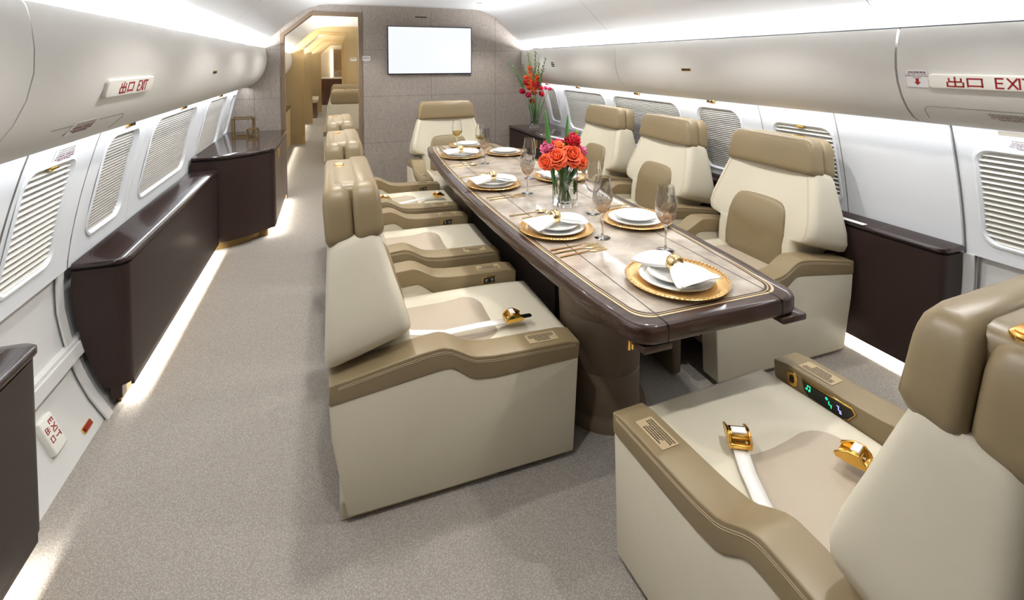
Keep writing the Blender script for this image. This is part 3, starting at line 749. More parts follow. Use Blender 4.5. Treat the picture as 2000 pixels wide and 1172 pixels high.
    for f, d in ((1.05, -.03), (1.0, .002), (.97, .010), (.88, .016), (.6, .020), (.3, .021)):
        rings.append([(xfz(cz+(z-cz)*f)-.02*(1-min(1, (y*f/.30))**2)+d, y*f, cz+(z-cz)*f) for y, z in po])
    loft(bm, rings); obj('lumbar_pad', bm, TAN, back, ang=60)
    # head cushions, front and rear
    def pad(x0, x1, zl, zt, hw0, hw1, r, tilt, sag=0.):
        bm = B(); R = []
        nn = 9
        for k in range(nn+1):
            u = k/nn; z = zl+(zt-zl)*u
            wv = hw0+(hw1-hw0)*u; e = 0
            if u > .6: e = r*(1-sqrt(max(0, 1-((u-.6)/.4)**2)))
            if u < .12: e = r*.45*(1-sqrt(max(0, 1-((.12-u)/.12)**2)))
            P = rrect((x1-x0)/2-e*.5, wv-e, r*.8, 5, (x0+x1)/2, 0)
            # sag lowers the middle of the bottom edge
            lean = -.12*(z-zl)
            cf = lambda x, y: (.006+.034*max(0, 1-(y/(hw0*.9))**2))*(1-u)**1.2 if (sag and x > (x0+x1)/2) else 0
            R.append([(x+lean*0.6+cf(x, y), y, z+(x-x1)*tilt*(1-u)-(1-u)*sag*(max(0, 1-(y/(hw0*.8))**2))) for x, y in P])
        loft(bm, R); return bm
    hr = obj('rear_head_pad', pad(-.004, .094, .936, 1.124, .306, .280, .034, .28), TAN, t, ang=75)
    hf = obj('front_head_pad', pad(.095, .192, .950, 1.132, .316, .284, .030, .25, .062), TAN, t, ang=75)
    bm = B(); loft(bm, [[(x, y, z) for x, y in rrect(hx, hy, .03, 5, .080, 0)] for hx, hy, z in ((.070, .258, 1.0), (.070, .258, 1.096), (.066, .254, 1.112), (.056, .240, 1.124), (.040, .215, 1.129))])
    obj('head_pad_cap', bm, TAN, t, ang=75)
    M = Matrix.Translation((.050, .10, 1.1275))
    bm = B(); prism(bm, rrect(.020, .038, .018, 8), -.01, .003, M=M); rl = obj('reading_lamp_rim', bm, GOLD, hr, bev=(.003, 2))
    bm = B(); prism(bm, rrect(.014, .029, .012, 8), .002, .005, M=M); obj('reading_lamp_lens', bm, AMBER, rl)
    return t
def belt(t, pts, w=.042, ang=0., buckle='latch'):
    """webbing along pts (local x,y,z) ending in a gold buckle"""
    bm = B(); P = [Vector(p) for p in pts]; rows = []
    for i, p in enumerate(P):
        d = (P[min(i+1, len(P)-1)]-P[max(i-1, 0)]).normalized(); s = d.cross(Vector((0, 0, 1))).normalized()
        rows.append([tuple(p-s*w/2), tuple(p+s*w/2)])
    loft(bm, rows, closed=False); b = obj('seat_belt', bm, WEB, t, solid=.003)
    e = P[-1]; d = (P[-1]-P[-2]).normalized(); M = frameM(tuple(e+Vector((0, 0, .007))), d, Vector((0, 0, 1)).cross(d))
    k = B(); lathe(k, [(.0001, -.027), (.012, -.027), (.016, -.022), (.016, .022), (.012, .027), (.0001, .027)], 16, M @ Matrix.Translation((.0, 0, .016)) @ Matrix.Rotation(pi/2, 4, 'X'))
    for q in (-.029, .029):
        prism(k, [(-.030, -.004), (.020, -.004), (.050, .006), (.046, .014), (.014, .030), (-.012, .030), (-.030, .012)], q-.0035, q+.0035, 'y', M)
    box(k, -.032, -.020, -.032, .032, -.004, .009, M); box(k, .010, .046, -.028, .028, -.004, .004, M)
    g = obj('buckle', k, GOLD, b, bev=(.002, 2))
    k = B(); box(k, -.010, .010, -.020, .020, .024, .0335, M); obj('buckle_webbing', k, WEB, g)
    if buckle == 'tongue':
        k = B(); prism(k, rrect(.030, .013, .011, 5), -.002, .003, M=M @ Matrix.Translation((.062, 0, 0))); tg = obj('buckle_tongue', k, BLACK, b, bev=(.001, 1))
    return b
# one armchair is built, the others are copies
c0 = chair('nearest left-hand cream and tan armchair, long side facing the camera')
c0.location = (-.02, 2.12, 0)
CH = [((-.02, 3.10, 0), 0, 'second left-hand cream and tan armchair, between the nearest and the farthest'),
      ((-.02, 4.07, 0), 0, 'farthest left-hand cream and tan armchair, two gold buckles on its seat'),
      ((2.63, 2.25, 0), pi, 'nearest right-hand cream and tan armchair, in front of the blank wall panel'),
      ((2.62, 3.23, 0), pi, 'middle right-hand cream and tan armchair, behind the orange roses'),
      ((2.62, 4.18, 0), pi, 'farthest right-hand cream and tan armchair, near the tall red flowers'),
      ((1.185, 5.475, 0), -pi/2, 'cream and tan armchair at the far table head, against the grey bulkhead'),
      ((1.282, .415, 0), pi/2+radians(3), 'cream and tan armchair at the near table head, lower right, cut by the frame')]
chs = [c0]
for loc, rz, lab in CH:
    c = copy_tree(c0); c.location = loc; c.rotation_euler = (0, 0, rz); c['label'] = lab; chs.append(c)
for o in bpy.data.objects:
    if o.name.startswith('reading_lamp_rim') and o.parent.parent == chs[7]: o.location.y += .11
belt(c0, [(.24, -.09, .475), (.32, -.10, .452), (.45, -.125, .440), (.60, -.14, .452), (.74, -.145, .452)], buckle='tongue')
belt(chs[7], [(.40, .285, .41), (.46, .262, .436), (.54, .225, .436), (.62, .18, .434), (.70, .13, .446)])
belt(chs[7], [(.27, -.20, .50), (.36, -.175, .445), (.52, -.125, .441)])
belt(chs[2], [(.28, .02, .50), (.34, .02, .45), (.42, .03, .44)]); belt(chs[2], [(.30, -.20, .48), (.5, -.12, .442), (.70, -.05, .446), (.84, -.03, .446)])

# ------------------------------------------------------------------ dining table
TC, TY0, TY1, TZ = 1.215, 1.262, 4.80, .745
def halfw(y): return .352+.092*(1-((y-3.03)/1.77)**2)
def table_outline(g=0., r=.085):
    P = []; y0, y1 = TY0+g, TY1-g
    def corner(sx, sy):
        yy = y0 if sy < 0 else y1; w = halfw(yy)-g; c = Vector((TC+sx*(w-r), yy-sy*r)); Q = []
        for i in range(9):
            a = pi/2*i/8
            Q.append((c.x+sx*r*cos(a), c.y+sy*r*sin(a)))
        return Q
    ys = [y0+r+(y1-y0-2*r)*i/20 for i in range(1, 20)]
    P += corner(1, 1); P += list(reversed(corner(-1, 1)))
    P += [(TC-(halfw(y)-g), y) for y in reversed(ys)]
    P += corner(-1, -1); P += list(reversed(corner(1, -1)))
    P += [(TC+(halfw(y)-g), y) for y in ys]
    return P
tb = thing('dining_table', 'long glossy brown dining table with pale stone inlay laid for a meal', 'table')
bm = B()
lay = [(.024, .680), (.008, .683), (.001, .690), (0, .700), (0, .728), (.003, .738), (.009, .7435), (.018, .745)]
loft(bm, [[(x, y, z) for x, y in table_outline(g)] for g, z in lay]); obj('tabletop_rim', bm, WOOD, tb, ang=60)
def inl(g, r): # straight-sided inlay
    return rrect(.322-g, (TY1-TY0)/2-.068-g, r, 6, TC, (TY0+TY1)/2)
def inlc(g):
    P = table_outline(.068+g, .07); return P
bm = B(); prism(bm, inlc(0), TZ-.002, TZ+.0006); obj('stone_inlay', bm, STONE, tb)
def band(g0, g1, z, m, name):
    a, b = table_outline(g0, .075), table_outline(g1, .075); bm = B()
    loft(bm, [[(x, y, z-.001) for x, y in a], [(x, y, z) for x, y in a], [(x, y, z) for x, y in b], [(x, y, z-.001) for x, y in b]], cap=(False, False)); return obj(name, bm, m, tb)
band(.051, .058, TZ+.0010, INLAY, 'gold_inlay_line'); band(.064, .067, TZ+.0010, INLAY, 'gold_inlay_line'); band(.067, .074, TZ+.0011, WOOD, 'dark_inlay_line')
bm = B()
for x in (.985, 1.46): box(bm, x-.0016, x+.0016, TY0+.012, TY1-.012, TZ-.001, TZ+.0014)
box(bm, TC-.43, TC+.43, 3.0-.004, 3.0+.004, TZ-.001, TZ+.0014); box(bm, .983, .987, TY0-.0006, TY0+.02, .69, TZ); box(bm, 1.458, 1.462, TY0-.0006, TY0+.02, .69, TZ)
obj('leaf_joint', bm, BLACK, tb)
for (cx, cy) in ((TC-.26, TY0+.06), (TC+.30, TY0+.045), (TC-.26, TY1-.06), (TC+.30, TY1-.045)):
    bm = B(); box(bm, cx-.055, cx+.055, cy-.05, cy+.12, .655, .680); o = obj('leaf_support', bm, WOOD, tb, bev=(.006, 2))
    if cy < 3 and cx < TC:
        bm = B()
        for k in (-.062, -.074): box(bm, cx+k-.003, cx+k+.003, cy+.0, cy+.006, .650, .682)
        obj('gold_pin', bm, GOLD, tb)
bm = B(); box(bm, TC-.24, TC+.24, TY0+.25, TY1-.25, .645, .682); obj('under_frame', bm, SPINE, tb)
for yy in (1.98, 4.1):
    bm = B(); rr_ = lambda a, b: [(TC-.06+a*cos(2*pi*i/36), yy+b*sin(2*pi*i/36)) for i in range(36)]
    lv2 = [(.205, .24, 0), (.205, .24, .03), (.198, .232, .05), (.176, .21, .052), (.172, .205, .10), (.172, .205, .222), (.170, .203, .225), (.172, .205, .228), (.180, .212, .455), (.178, .210, .458), (.181, .213, .461), (.186, .22, .645)]
    loft(bm, [[(x, y, z) for x, y in rr_(a, b)] for a, b, z in lv2]); obj('pedestal', bm, PED, tb, ang=40)
bm = B(); box(bm, TC-.16, TC+.02, 2.25, 3.85, .02, .645); obj('centre_panel', bm, SPINE, tb)
bx_ = B(); box(bx_, 1.585, 1.64, 2.0, 2.5, .0, .60)
fb = tag(obj('equipment_box', bx_, PED, None, bev=(.01, 2)), 'brown leather-covered box under the table beside the right-hand chair', 'box')
bm = B(); box(bm, 1.582, 1.587, 2.05, 2.08, .50, .56)
obj('red_tag', bm, RED, fb)

# ------------------------------------------------------------------ tableware
TT = TZ+.0014
def lathe_obj(name, prof_, m, parent=None, n=40, ang=50, closed=True):
    bm = B(); lathe(bm, prof_, n, closed=closed); return obj(name, bm, m, parent, ang=ang)
CHG = mat('gold_charger', (224, 182, 112), .26, metal=.85, coat=.2)
CHGR = mat('charger_rim', (226, 196, 150), .3, metal=.8)
RIMG = mat('plate_gold_pattern', (196, 190, 172), .3, metal=.4)
def charger(x, y, r, lab):
    t = thing('charger_plate', lab, 'charger plate', (x, y, TT), 0, 'gold charger plates on the dining table')
    lathe_obj('plate', [(.0005, .000), (r*.62, .000), (r*.70, .006), (r-.004, .016), (r-.001, .019), (r-.004, .021), (r*.72, .012), (r*.64, .006), (.0005, .005)], CHG, t, 56)
    bm = B()
    n = 72
    for i in range(n):
        a = 2*pi*i/n; box(bm, -.0035, .0035, -.0045, .0045, -.002, .002, Matrix.Translation(((r-.007)*cos(a), (r-.007)*sin(a), .0205)) @ Matrix.Rotation(a, 4, 'Z'))
    obj('beaded_rim', bm, CHGR, t, bev=None); return t
def plate(x, y, z, r, lab, nm='dinner_plate', grp='white gold-rimmed dinner plates'):
    t = thing(nm, lab, 'plate', (x, y, z), 0, grp)
    lathe_obj('plate', [(.0005, .0), (r*.55, .0), (r*.66, .003), (r-.003, .014), (r, .0165), (r-.003, .0175), (r*.66, .0075), (r*.56, .004), (.0005, .004)], WHITE, t, 48)
    lathe_obj('rim_line', [(r-.0035, .0172), (r-.0006, .0172), (r-.0006, .0182), (r-.0035, .0182)], RIMG, t, 48)
    lathe_obj('rim_line', [(r*.84, .0128), (r*.86, .0134), (r*.86, .0142), (r*.84, .0136)], RIMG, t, 48)
    return t
def napkin(x, y, z, ang, lab, seed, ln=.15, ring=True):
    t = thing('napkin', lab, 'napkin', (x, y, z), ang, 'white folded napkins in gold rings'); R = random.Random(seed)
    for layer in range(2):
        bm = B(); nu, nv = 26, 14; rows = []
        ph = R.uniform(0, 6)
        for i in range(nu+1):
            u = -1+2*i/nu; a = abs(u); w = .020+(.070+.008*layer*(1 if u > 0 else -1))*min(1, a*1.15)**.8
            row = []
            for j in range(nv+1):
                v = -1+2*j/nv
                fold = .006*cos(v*7+ph)*(a*(1-a)*3+.15)
                body = .034*(1-a)**1.2*(1-.5*v*v)
                zz = .004+body+fold*.7+.012*a*(1-v*v)+layer*-.006+.004*a*sin(3*u+ph)
                row.append((u*(ln-.01*layer)+.012*v*v*(1 if u > 0 else -1)*-a, v*w, max(.001, zz)+.004))
            rows.append(row)
        loft(bm, rows, closed=False); o = obj('napkin_cloth' if layer == 0 else 'napkin_fold', bm, LINEN, t, solid=.003, ang=80)
    if ring:
        bm = B(); M = Matrix.Translation((0, 0, .030)) @ Matrix.Rotation(pi/2, 4, 'Y')
        lathe(bm, [(.026, -.020), (.032, -.014), (.034, 0), (.032, .014), (.026, .020), (.0245, .014), (.0245, -.014)], 28, M, closed=True)
        obj('napkin_ring', bm, GOLDP, t, ang=60)
    return t
SET = [(1.205, 1.505, 1, -pi/2+.10, 'at the near table head'), (1.020, 2.165, 1, .08, 'nearest on the left side'), (1.462, 2.15, 0, 0, 'nearest on the right side'),
       (1.0, 3.09, 1, .05, 'second on the left side'), (1.50, 3.13, 1, .2, 'second on the right'), (1.045, 4.13, 1, .03, 'farthest on the left side'), (1.448, 4.14, 0, 0, 'farthest on the right side'), (1.235, 4.62, 0, 0, 'at the far table head')]
for i, (x, y, nap, an, w) in enumerate(SET):
    r = .190 if i == 0 else .182
    charger(x, y, r, 'round gold charger plate '+w)
    plate(x, y, TT+.0085, .138, 'white dinner plate on the gold charger '+w)
    plate(x, y, TT+.0215, .107, 'small white salad plate stacked on the dinner plate '+w, 'salad_plate', 'small white salad plates')
    if nap: napkin(x-.005, y+.005, TT+.037, an, 'white napkin in a gold ring on the plates '+w, i)
def goblet(x, y, lab, wine=False, m=None):
    t = thing('wine_goblet', lab, 'wine glass', (x, y, TT), 0, 'stemmed goblets on the dining table')
    out = [(.0008, .0), (.036, .0), (.037, .002), (.030, .004), (.008, .010), (.0045, .022), (.0042, .08), (.0055, .104), (.012, .116), (.030, .134), (.043, .160), (.0465, .185), (.044, .220), (.037, .262), (.034, .285)]
    inn = [(.0325, .285), (.0355, .262), (.0425, .220), (.0448, .185), (.0412, .161), (.028, .137), (.010, .122), (.0008, .119)]
    lathe_obj('glass_body', out+inn, m or FLECK, t, 36, closed=True)
    if wine:
        lathe_obj('white_wine', [(.0008, .1195), (.0095, .1225), (.0275, .1375), (.0405, .1612), (.0443, .185), (.0008, .185)], WINE, t, 36, closed=True)
    return t
goblet(1.358, 1.77, 'gold-flecked goblet closest to the camera, beside the near head plate')
goblet(1.180, 2.00, 'gold-flecked goblet in front of the nearest left plate, towards the table middle')
goblet(1.322, 2.34, 'clear goblet right behind the square flower vase', m=GLASS)
goblet(1.140, 2.84, 'gold-flecked goblet left of the flower vase, front of the pair')
goblet(1.300, 3.20, 'clear goblet left of the roses, rear of the pair', m=GLASS)
goblet(1.154, 3.79, 'gold-flecked goblet near the far left plate, in front of the wine')
goblet(1.200, 4.06, 'wine-filled goblet directly behind another goblet at the far end', True, GLASS)
goblet(1.075, 4.40, 'goblet of white wine standing alone, seen before the far armchair', True, GLASS)
# cutlery, handles towards the table edge
def cutlery(kind, x, y, rz, lab):
    t = thing(kind, lab, {'dinner_fork': 'fork', 'dinner_knife': 'knife', 'soup_spoon': 'spoon'}[kind], (x, y, TT+.0005), rz, 'gold cutlery on the dining table')
    bm = B()
    def sec(x_, w, h, z=0.): return [(x_, -w, z), (x_, w, z), (x_, w*.7, z+h), (x_, -w*.7, z+h)]
    loft(bm, [sec(-.12, .004, .003), sec(-.115, .0075, .004), sec(-.05, .005, .004), sec(0, .003, .0035, .002), sec(.035, .0028, .003, .003)]); obj('handle', bm, GOLDP, t)
    bm = B()
    if kind == 'dinner_knife': loft(bm, [sec(.033, .003, .003, .002), sec(.045, .009, .002, .001), sec(.10, .009, .0015), sec(.125, .002, .001)]); n_ = 'blade'
    elif kind == 'dinner_fork':
        loft(bm, [sec(.033, .003, .003, .003), sec(.050, .012, .002, .002), sec(.072, .012, .002, .001)])
        for k in (-.0096, -.0032, .0032, .0096): box(bm, .071, .118, k-.0016, k+.0016, .001, .003)
        n_ = 'tines'
    else:
        n = 20; M = Matrix.Translation((.068, 0, .003)); R_ = [[(a*.034*cos(2*pi*i/n), a*.021*sin(2*pi*i/n), z) for i in range(n)] for a, z in ((1, .007), (.9, .003), (.6, -.001), (.2, -.002))]
        loft(bm, R_, cap=(False, True), M=M); n_ = 'bowl'
    obj(n_, bm, GOLDP, t, solid=.0012 if n_ == 'bowl' else None); return t
cutlery('dinner_knife', 1.005, 1.945, .05, 'gold knife of the near trio left of the table middle, beside the near left plate')
cutlery('dinner_fork', 1.005, 1.908, .06, 'upper gold fork in front of the nearest left plate')
cutlery('dinner_fork', 1.01, 1.868, .10, 'lower gold fork in front of the nearest left plate')
cutlery('soup_spoon', 1.00, 2.455, .05, 'gold spoon lying just behind the nearest left plate')
cutlery('soup_spoon', 1.045, 2.395, .10, 'gold spoon partly under the napkin behind the nearest left plate')
cutlery('dinner_fork', .985, 2.83, .04, 'rear gold fork in front of the second left plate')
cutlery('dinner_fork', .99, 2.785, .10, 'front gold fork in front of the second left plate')
cutlery('soup_spoon', .955, 3.39, .02, 'gold spoon just behind the second left plate')
cutlery('soup_spoon', .985, 3.76, .05, 'gold spoon in front of the farthest left plate')
cutlery('dinner_fork', .95, 3.86, .03, 'gold fork in front of the farthest left plate')
cutlery('soup_spoon', .96, 4.56, -pi/2, 'gold spoon left of the far head plate')
cutlery('dinner_fork', 1.00, 4.56, -pi/2, 'gold fork left of the far head plate')
cutlery('dinner_knife', 1.475, 4.56, -pi/2, 'gold knife right of the far head plate')
cutlery('dinner_fork', 1.445, 4.50, -pi/2, 'gold fork right of the far head plate')
cutlery('dinner_knife', 1.47, 2.42, pi, 'gold knife behind the nearest right plate')

# ------------------------------------------------------------------ flowers on the table
def vase(name, x, y, z, r, h, lab, square, wl, rot=.3):
    t = thing(name, lab, 'vase', (x, y, z), rot)
    n = 5; A = lambda q, rr: rrect(q, q, rr, n)
    if square:
        rings = [(r, 0, .006), (r, .004, .006), (r, h, .006), (r-.005, h, .004), (r-.005, .022, .004), (.001, .022, .0005)]
        bm = B(); loft(bm, [[(px, py, zz) for px, py in A(q, rr)] for q, zz, rr in rings]); obj('glass_body', bm, GLASS, t, ang=40)
        bm = B(); loft(bm, [[(px, py, zz) for px, py in A(q, .004)] for q, zz in ((r-.0055, .0225), (r-.0055, wl))]); obj('water', bm, WATER, t, ang=40)
    else:
        lathe_obj('glass_body', [(.0008, 0), (r*1.05, 0), (r*1.05, .01), (r*.86, .04), (r*.9, h*.6), (r, h), (r-.004, h), (r*.9-.004, h*.6), (r*.86-.004, .045), (.0008, .02)], GLASS, t, 40, closed=True)
    return t
vase('square_vase', 1.247, 2.530, TT, .052, .235, 'square clear glass vase of orange roses standing on the dining table', True, .15, .25)
VB = Vector((1.247, 2.53, TT+.03))
OR = mat('orange_rose_petal', (250, 96, 52), .5, var=(14, .22)); MG = mat('magenta_petal', (206, 26, 82), .5, var=(30, .25)); RD = mat('crimson_petal', (200, 22, 44), .5, var=(30, .25))
PK = mat('pink_petal', (212, 44, 104), .5, var=(30, .3, 4, (244, 140, 180))); OG = mat('light_orange_petal', (250, 120, 50), .5, var=(20, .15))
def petal(bm, M, w, h, curl, cup, nu=5, nv=5):
    rows = []
    for i in range(nv+1):
        v = i/nv; ww = w*(sin(pi*min(1, v*.86+.10)))**.6*(1 if v < .92 else .8); row = []
        for j in range(nu+1):
            u = -1+2*j/nu
            row.append(M @ Vector((u*ww, -cup*(u*u)*ww*.5-curl*max(0, v-.55)**2*h*-2.2+.12*h*sin(pi*v), v*h)))
        rows.append([tuple(p) for p in row])
    loft(bm, rows, closed=False)
def rpetal(bm, M, w, h, lip, nu=6, nv=7):
    rows = []
    for i in range(nv+1):
        v = i/nv; ww = w*min(1, .35+1.1*v)*sqrt(max(.0, 1-max(0, (v-.62)/.40)**2.2)+.02); row = []
        for j in range(nu+1):
            u = -1+2*j/nu; side = u*ww
            row.append(tuple(M @ Vector((side, -.55*side*side/max(w, .001)+.22*h*sin(pi*min(1, v*.9))+lip*max(0, v-.6)**2*3.0, v*h-lip*.5*max(0, v-.75)*abs(u)*0-.10*h*u*u*v))))
        rows.append(row)
    loft(bm, rows, closed=False)
def bloom(kind, pos, axis, size, m, lab, root, seed=0, grp='cut flowers in the table vase'):
    R = random.Random(seed); pos = Vector(pos)
    z = Vector(axis).normalized(); x = z.orthogonal().normalized(); y = z.cross(x); A = Matrix(((x.x, y.x, z.x, pos.x), (x.y, y.y, z.y, pos.y), (x.z, y.z, z.z, pos.z), (0, 0, 0, 1)))
    t = thing(kind, lab, 'flower', pos, 0, grp); A = Matrix.Translation(-pos) @ A
    bm = B()
    if kind == 'rose':
        for ring, (n, rad, tilt, w, h, curl, zo) in enumerate(((3, .05, -.22, .34, .74, .05, .10), (4, .12, -.08, .42, .78, .12, .07), (5, .22, .10, .50, .80, .35, .02), (6, .34, .30, .56, .80, .6, -.05), (7, .42, .58, .60, .80, .8, -.14), (7, .42, .92, .60, .74, .9, -.24))):
            for k in range(n):
                a = 2*pi*k/n+ring*.55+R.uniform(-.12, .12)
                M = A @ Matrix.Rotation(a, 4, 'Z') @ Matrix.Translation((0, rad*size*.75, size*(-.42+zo))) @ Matrix.Rotation(-tilt+R.uniform(-.06, .06), 4, 'X')
                rpetal(bm, M, w*size*1.15, h*size*R.uniform(.94, 1.05), curl*size)
    else:
        n = {'carnation': 34, 'hydrangea': 60, 'lily_bud': 5}[kind]
        for k in range(n):
            th = math.acos(1-1.25*(k+.5)/n) if kind != 'lily_bud' else .12; a = k*2.399
            M = A @ Matrix.Rotation(a, 4, 'Z') @ Matrix.Translation((0, .0, -size*.3)) @ Matrix.Rotation(-th*.95, 4, 'X') @ Matrix.Translation((0, 0, size*(.25 if kind != 'lily_bud' else 0))) @ Matrix.Rotation(R.uniform(-.5, .5), 4, 'Z')
            petal(bm, M, size*(.27 if kind != 'lily_bud' else .3), size*(.62 if kind != 'lily_bud' else 1.3)*R.uniform(.8, 1.1), -.6 if kind != 'lily_bud' else .0, .5, 3, 4)
    obj('petals', bm, m, t, ang=80, solid=.0012)
    bm = B(); lathe(bm, [(.0005, -size*.62), (size*.16, -size*.5), (size*.22, -size*.34), (.0005, -size*.30)], 10, A); obj('calyx', bm, GREEN, t)
    bm = B(); p1 = (A @ Vector((0, 0, -size*.5))); p0 = Vector(root)-pos; mid = p1.lerp(p0, .35)+Vector((R.uniform(-.006, .006), R.uniform(-.006, .006), .0)); neck = Vector((VB.x, VB.y, TT+.225))-pos if root[0] < 2 else mid
    c = [p1, p1.lerp(neck*1.0, .7)+Vector((0, 0, .0)), p0] if root[0] < 2 else [p1, mid, p0]
    pts = []
    for i in range(9):
        u = i/8; pts.append(tuple((1-u)**2*c[0]+2*u*(1-u)*c[1]+u*u*c[2]))
    tube(bm, pts, .0032 if root[0] < 2 else .0022, 7); obj('stem', bm, GREEN, t); return t
rr0 = lambda dx, dy: (VB.x+dx, VB.y+dy, VB.z)
bloom('rose', (1.165, 2.475, 1.045), (-.25, -.6, .6), .060, OR, 'large open orange rose at front left of the bouquet', rr0(.015, .01), 1)
bloom('rose', (1.262, 2.470, 1.050), (-.05, -.75, .45), .060, OR, 'large spiral orange rose at front centre of the bouquet', rr0(-.01, .015), 2)
bloom('rose', (1.335, 2.500, 1.010), (.35, -.6, .3), .050, OR, 'orange rose hanging at the lower right of the bouquet', rr0(-.02, -.01), 3)
bloom('rose', (1.100, 2.490, 1.015), (-.75, -.4, .15), .044, OR, 'orange-red rose drooping at the left edge of the bouquet', rr0(.025, 0), 4)
bloom('rose', (1.200, 2.530, 1.095), (-.1, -.3, .9), .046, OG, 'pale orange rose at the upper middle of the bouquet', rr0(0, -.02), 5)
bloom('rose', (1.30, 2.56, 1.06), (.3, .2, .8), .05, OR, 'orange rose at the rear right of the bouquet', rr0(.01, .02), 6)
bloom('carnation', (1.128, 2.525, 1.085), (-.6, -.3, .7), .052, PK, 'pink carnation at the upper left of the bouquet', rr0(.02, .02), 7)
bloom('carnation', (1.358, 2.530, 1.055), (.8, -.2, .4), .042, PK, 'pink-edged carnation at the right edge of the bouquet', rr0(-.02, .02), 8)
bloom('hydrangea', (1.293, 2.520, 1.125), (.15, -.4, .8), .062, RD, 'tall crimson flower cluster at the top right of the bouquet', rr0(.0, .0), 9)
bloom('hydrangea', (1.225, 2.575, 1.09), (0, .1, 1), .055, MG, 'dark red flower cluster at the back of the bouquet', rr0(-.015, -.02), 10)
bloom('carnation', (1.165, 2.57, 1.10), (-.2, .2, 1), .05, MG, 'magenta carnation at the back left of the bouquet', rr0(.01, -.02), 11)
bloom('lily_bud', (1.322, 2.545, 1.145), (.35, 0, .9), .030, mat('bud_green', (150, 170, 50), .5), 'green closed bud at the top right of the bouquet', rr0(.0, .01), 12)
def blade(x, y, z0, tip, w, lab, grp='long leaves in the table vase'):
    t = thing('long_leaf', lab, 'leaf', (x, y, z0), 0, grp); P0 = Vector((0, 0, 0)); P1 = Vector(tip)-Vector((x, y, z0)); bm = B(); rows = []
    n = 14
    for i in range(n+1):
        u = i/n; p = P0.lerp(P1, u); ww = w*(sin(pi*(u*.93+.03))**.7)*(1-.15*u)
        rows.append([tuple(p+Vector((-ww*.9, ww*.25, 0))), tuple(p+Vector((0, -.004*(1-u), 0))), tuple(p+Vector((ww*.9, ww*.25, 0)))])
    loft(bm, rows, closed=False); obj('blade', bm, LEAF, t, solid=.0015, ang=80); return t
blade(1.205, 2.56, .80, (1.108, 2.50, 1.30), .020, 'long green leaf rising at the left of the bouquet')
blade(1.262, 2.57, .80, (1.258, 2.52, 1.262), .018, 'long green leaf rising at the middle of the bouquet')
for k, (dx, dy, dz) in enumerate(((-.07, -.05, .13), (.06, -.05, .12), (-.03, -.07, .11), (.085, .0, .14))):
    blade(1.247, 2.53, .80+.06, (1.247+dx*1.1, 2.53+dy*1.1, .86+dz), .014, 'short green leaf under the roses, %s' % ('left', 'right', 'front', 'far right')[k])

# ------------------------------------------------------------------ tall flowers on the right end cabinet
VX, VY, VZ = 2.44, 5.84, .7215
vase('cylinder_vase', VX, VY, VZ, .058, .27, 'round clear glass vase on the right end cabinet, holding tall stems', False, .1)
GR = 'tall cut flowers on the right end cabinet'
def adj(x, z, y=5.85):
    p = Vector((x, y, z)); c = Vector((0, 0, 1.57))
    if z > 1.25 and x > 2.33: p = c+(p-c)*(2.33/x)
    return p
def gladiolus(x, z, lab, col, seed, nb=9):
    R = random.Random(seed); tip = adj(x, z); base = Vector((VX+(x-VX)*-.08, VY+R.uniform(-.02, .02), VZ+.03)); t = thing('gladiolus', lab, 'flower', base, 0, GR); d = tip-base
    mid = Vector((0, 0, d.z*.45))+Vector((d.x*.25, d.y*.25, 0)); f = lambda u: (2*u*(1-u))*mid+u*u*d
    bm = B(); tube(bm, [tuple(f(i/14)) for i in range(15)], .0042, 7, lambda u: 1-.65*u); obj('stem', bm, GREEN, t)
    bm = B(); fl = B(); hasf = False
    for k in range(nb*2):
        u = .60+.40*k/(nb*2); p = f(u); tg = (f(min(1, u+.02))-f(u-.02)).normalized(); sz = .060*(1.25-u)+.014
        ax = tg.orthogonal().normalized(); ax.rotate(Matrix.Rotation(k*2.7, 3, tg)); q = (tg*.9+ax*.45).normalized()
        M = frameM(tuple(p), ax.cross(q) if ax.cross(q).length > .01 else ax, ax); M = Matrix.Translation(p) @ q.to_track_quat('Z', 'Y').to_matrix().to_4x4()
        if col and u < .80:
            hasf = True
            for a in range(5): petal(fl, M @ Matrix.Rotation(a*1.257, 4, 'Z') @ Matrix.Rotation(-.55, 4, 'X'), .020, .050, -.4, .4, 3, 3)
        else: lathe(bm, [(.0004, 0), (sz*.17, sz*.3), (sz*.15, sz*.7), (.0004, sz*1.25)], 7, M)
    obj('buds', bm, LEAF if not col else mat('gladiolus_bud', (120, 150, 70), .5), t)
    if hasf: obj('petals', fl, col, t, solid=.001, ang=80)
    return t
GO = mat('gladiolus_orange', (240, 96, 44), .5, var=(30, .2))
gladiolus(2.105, 1.565, 'gladiolus leaning far left in the tall bouquet', None, 1); gladiolus(2.285, 1.53, 'green gladiolus spike left of the middle in the tall bouquet', GO, 2)
gladiolus(2.352, 1.69, 'gladiolus spike with a thin tip left of centre in the tall bouquet', GO, 3); gladiolus(2.458, 1.695, 'tallest green gladiolus at the centre of the tall bouquet', None, 4)
gladiolus(2.51, 1.55, 'shorter green gladiolus right of the centre in the tall bouquet', GO, 5); gladiolus(2.600, 1.615, 'gladiolus leaning right in front of the overhead bin', None, 6); gladiolus(2.40, 1.47, 'orange gladiolus in the middle of the tall bouquet', GO, 7)
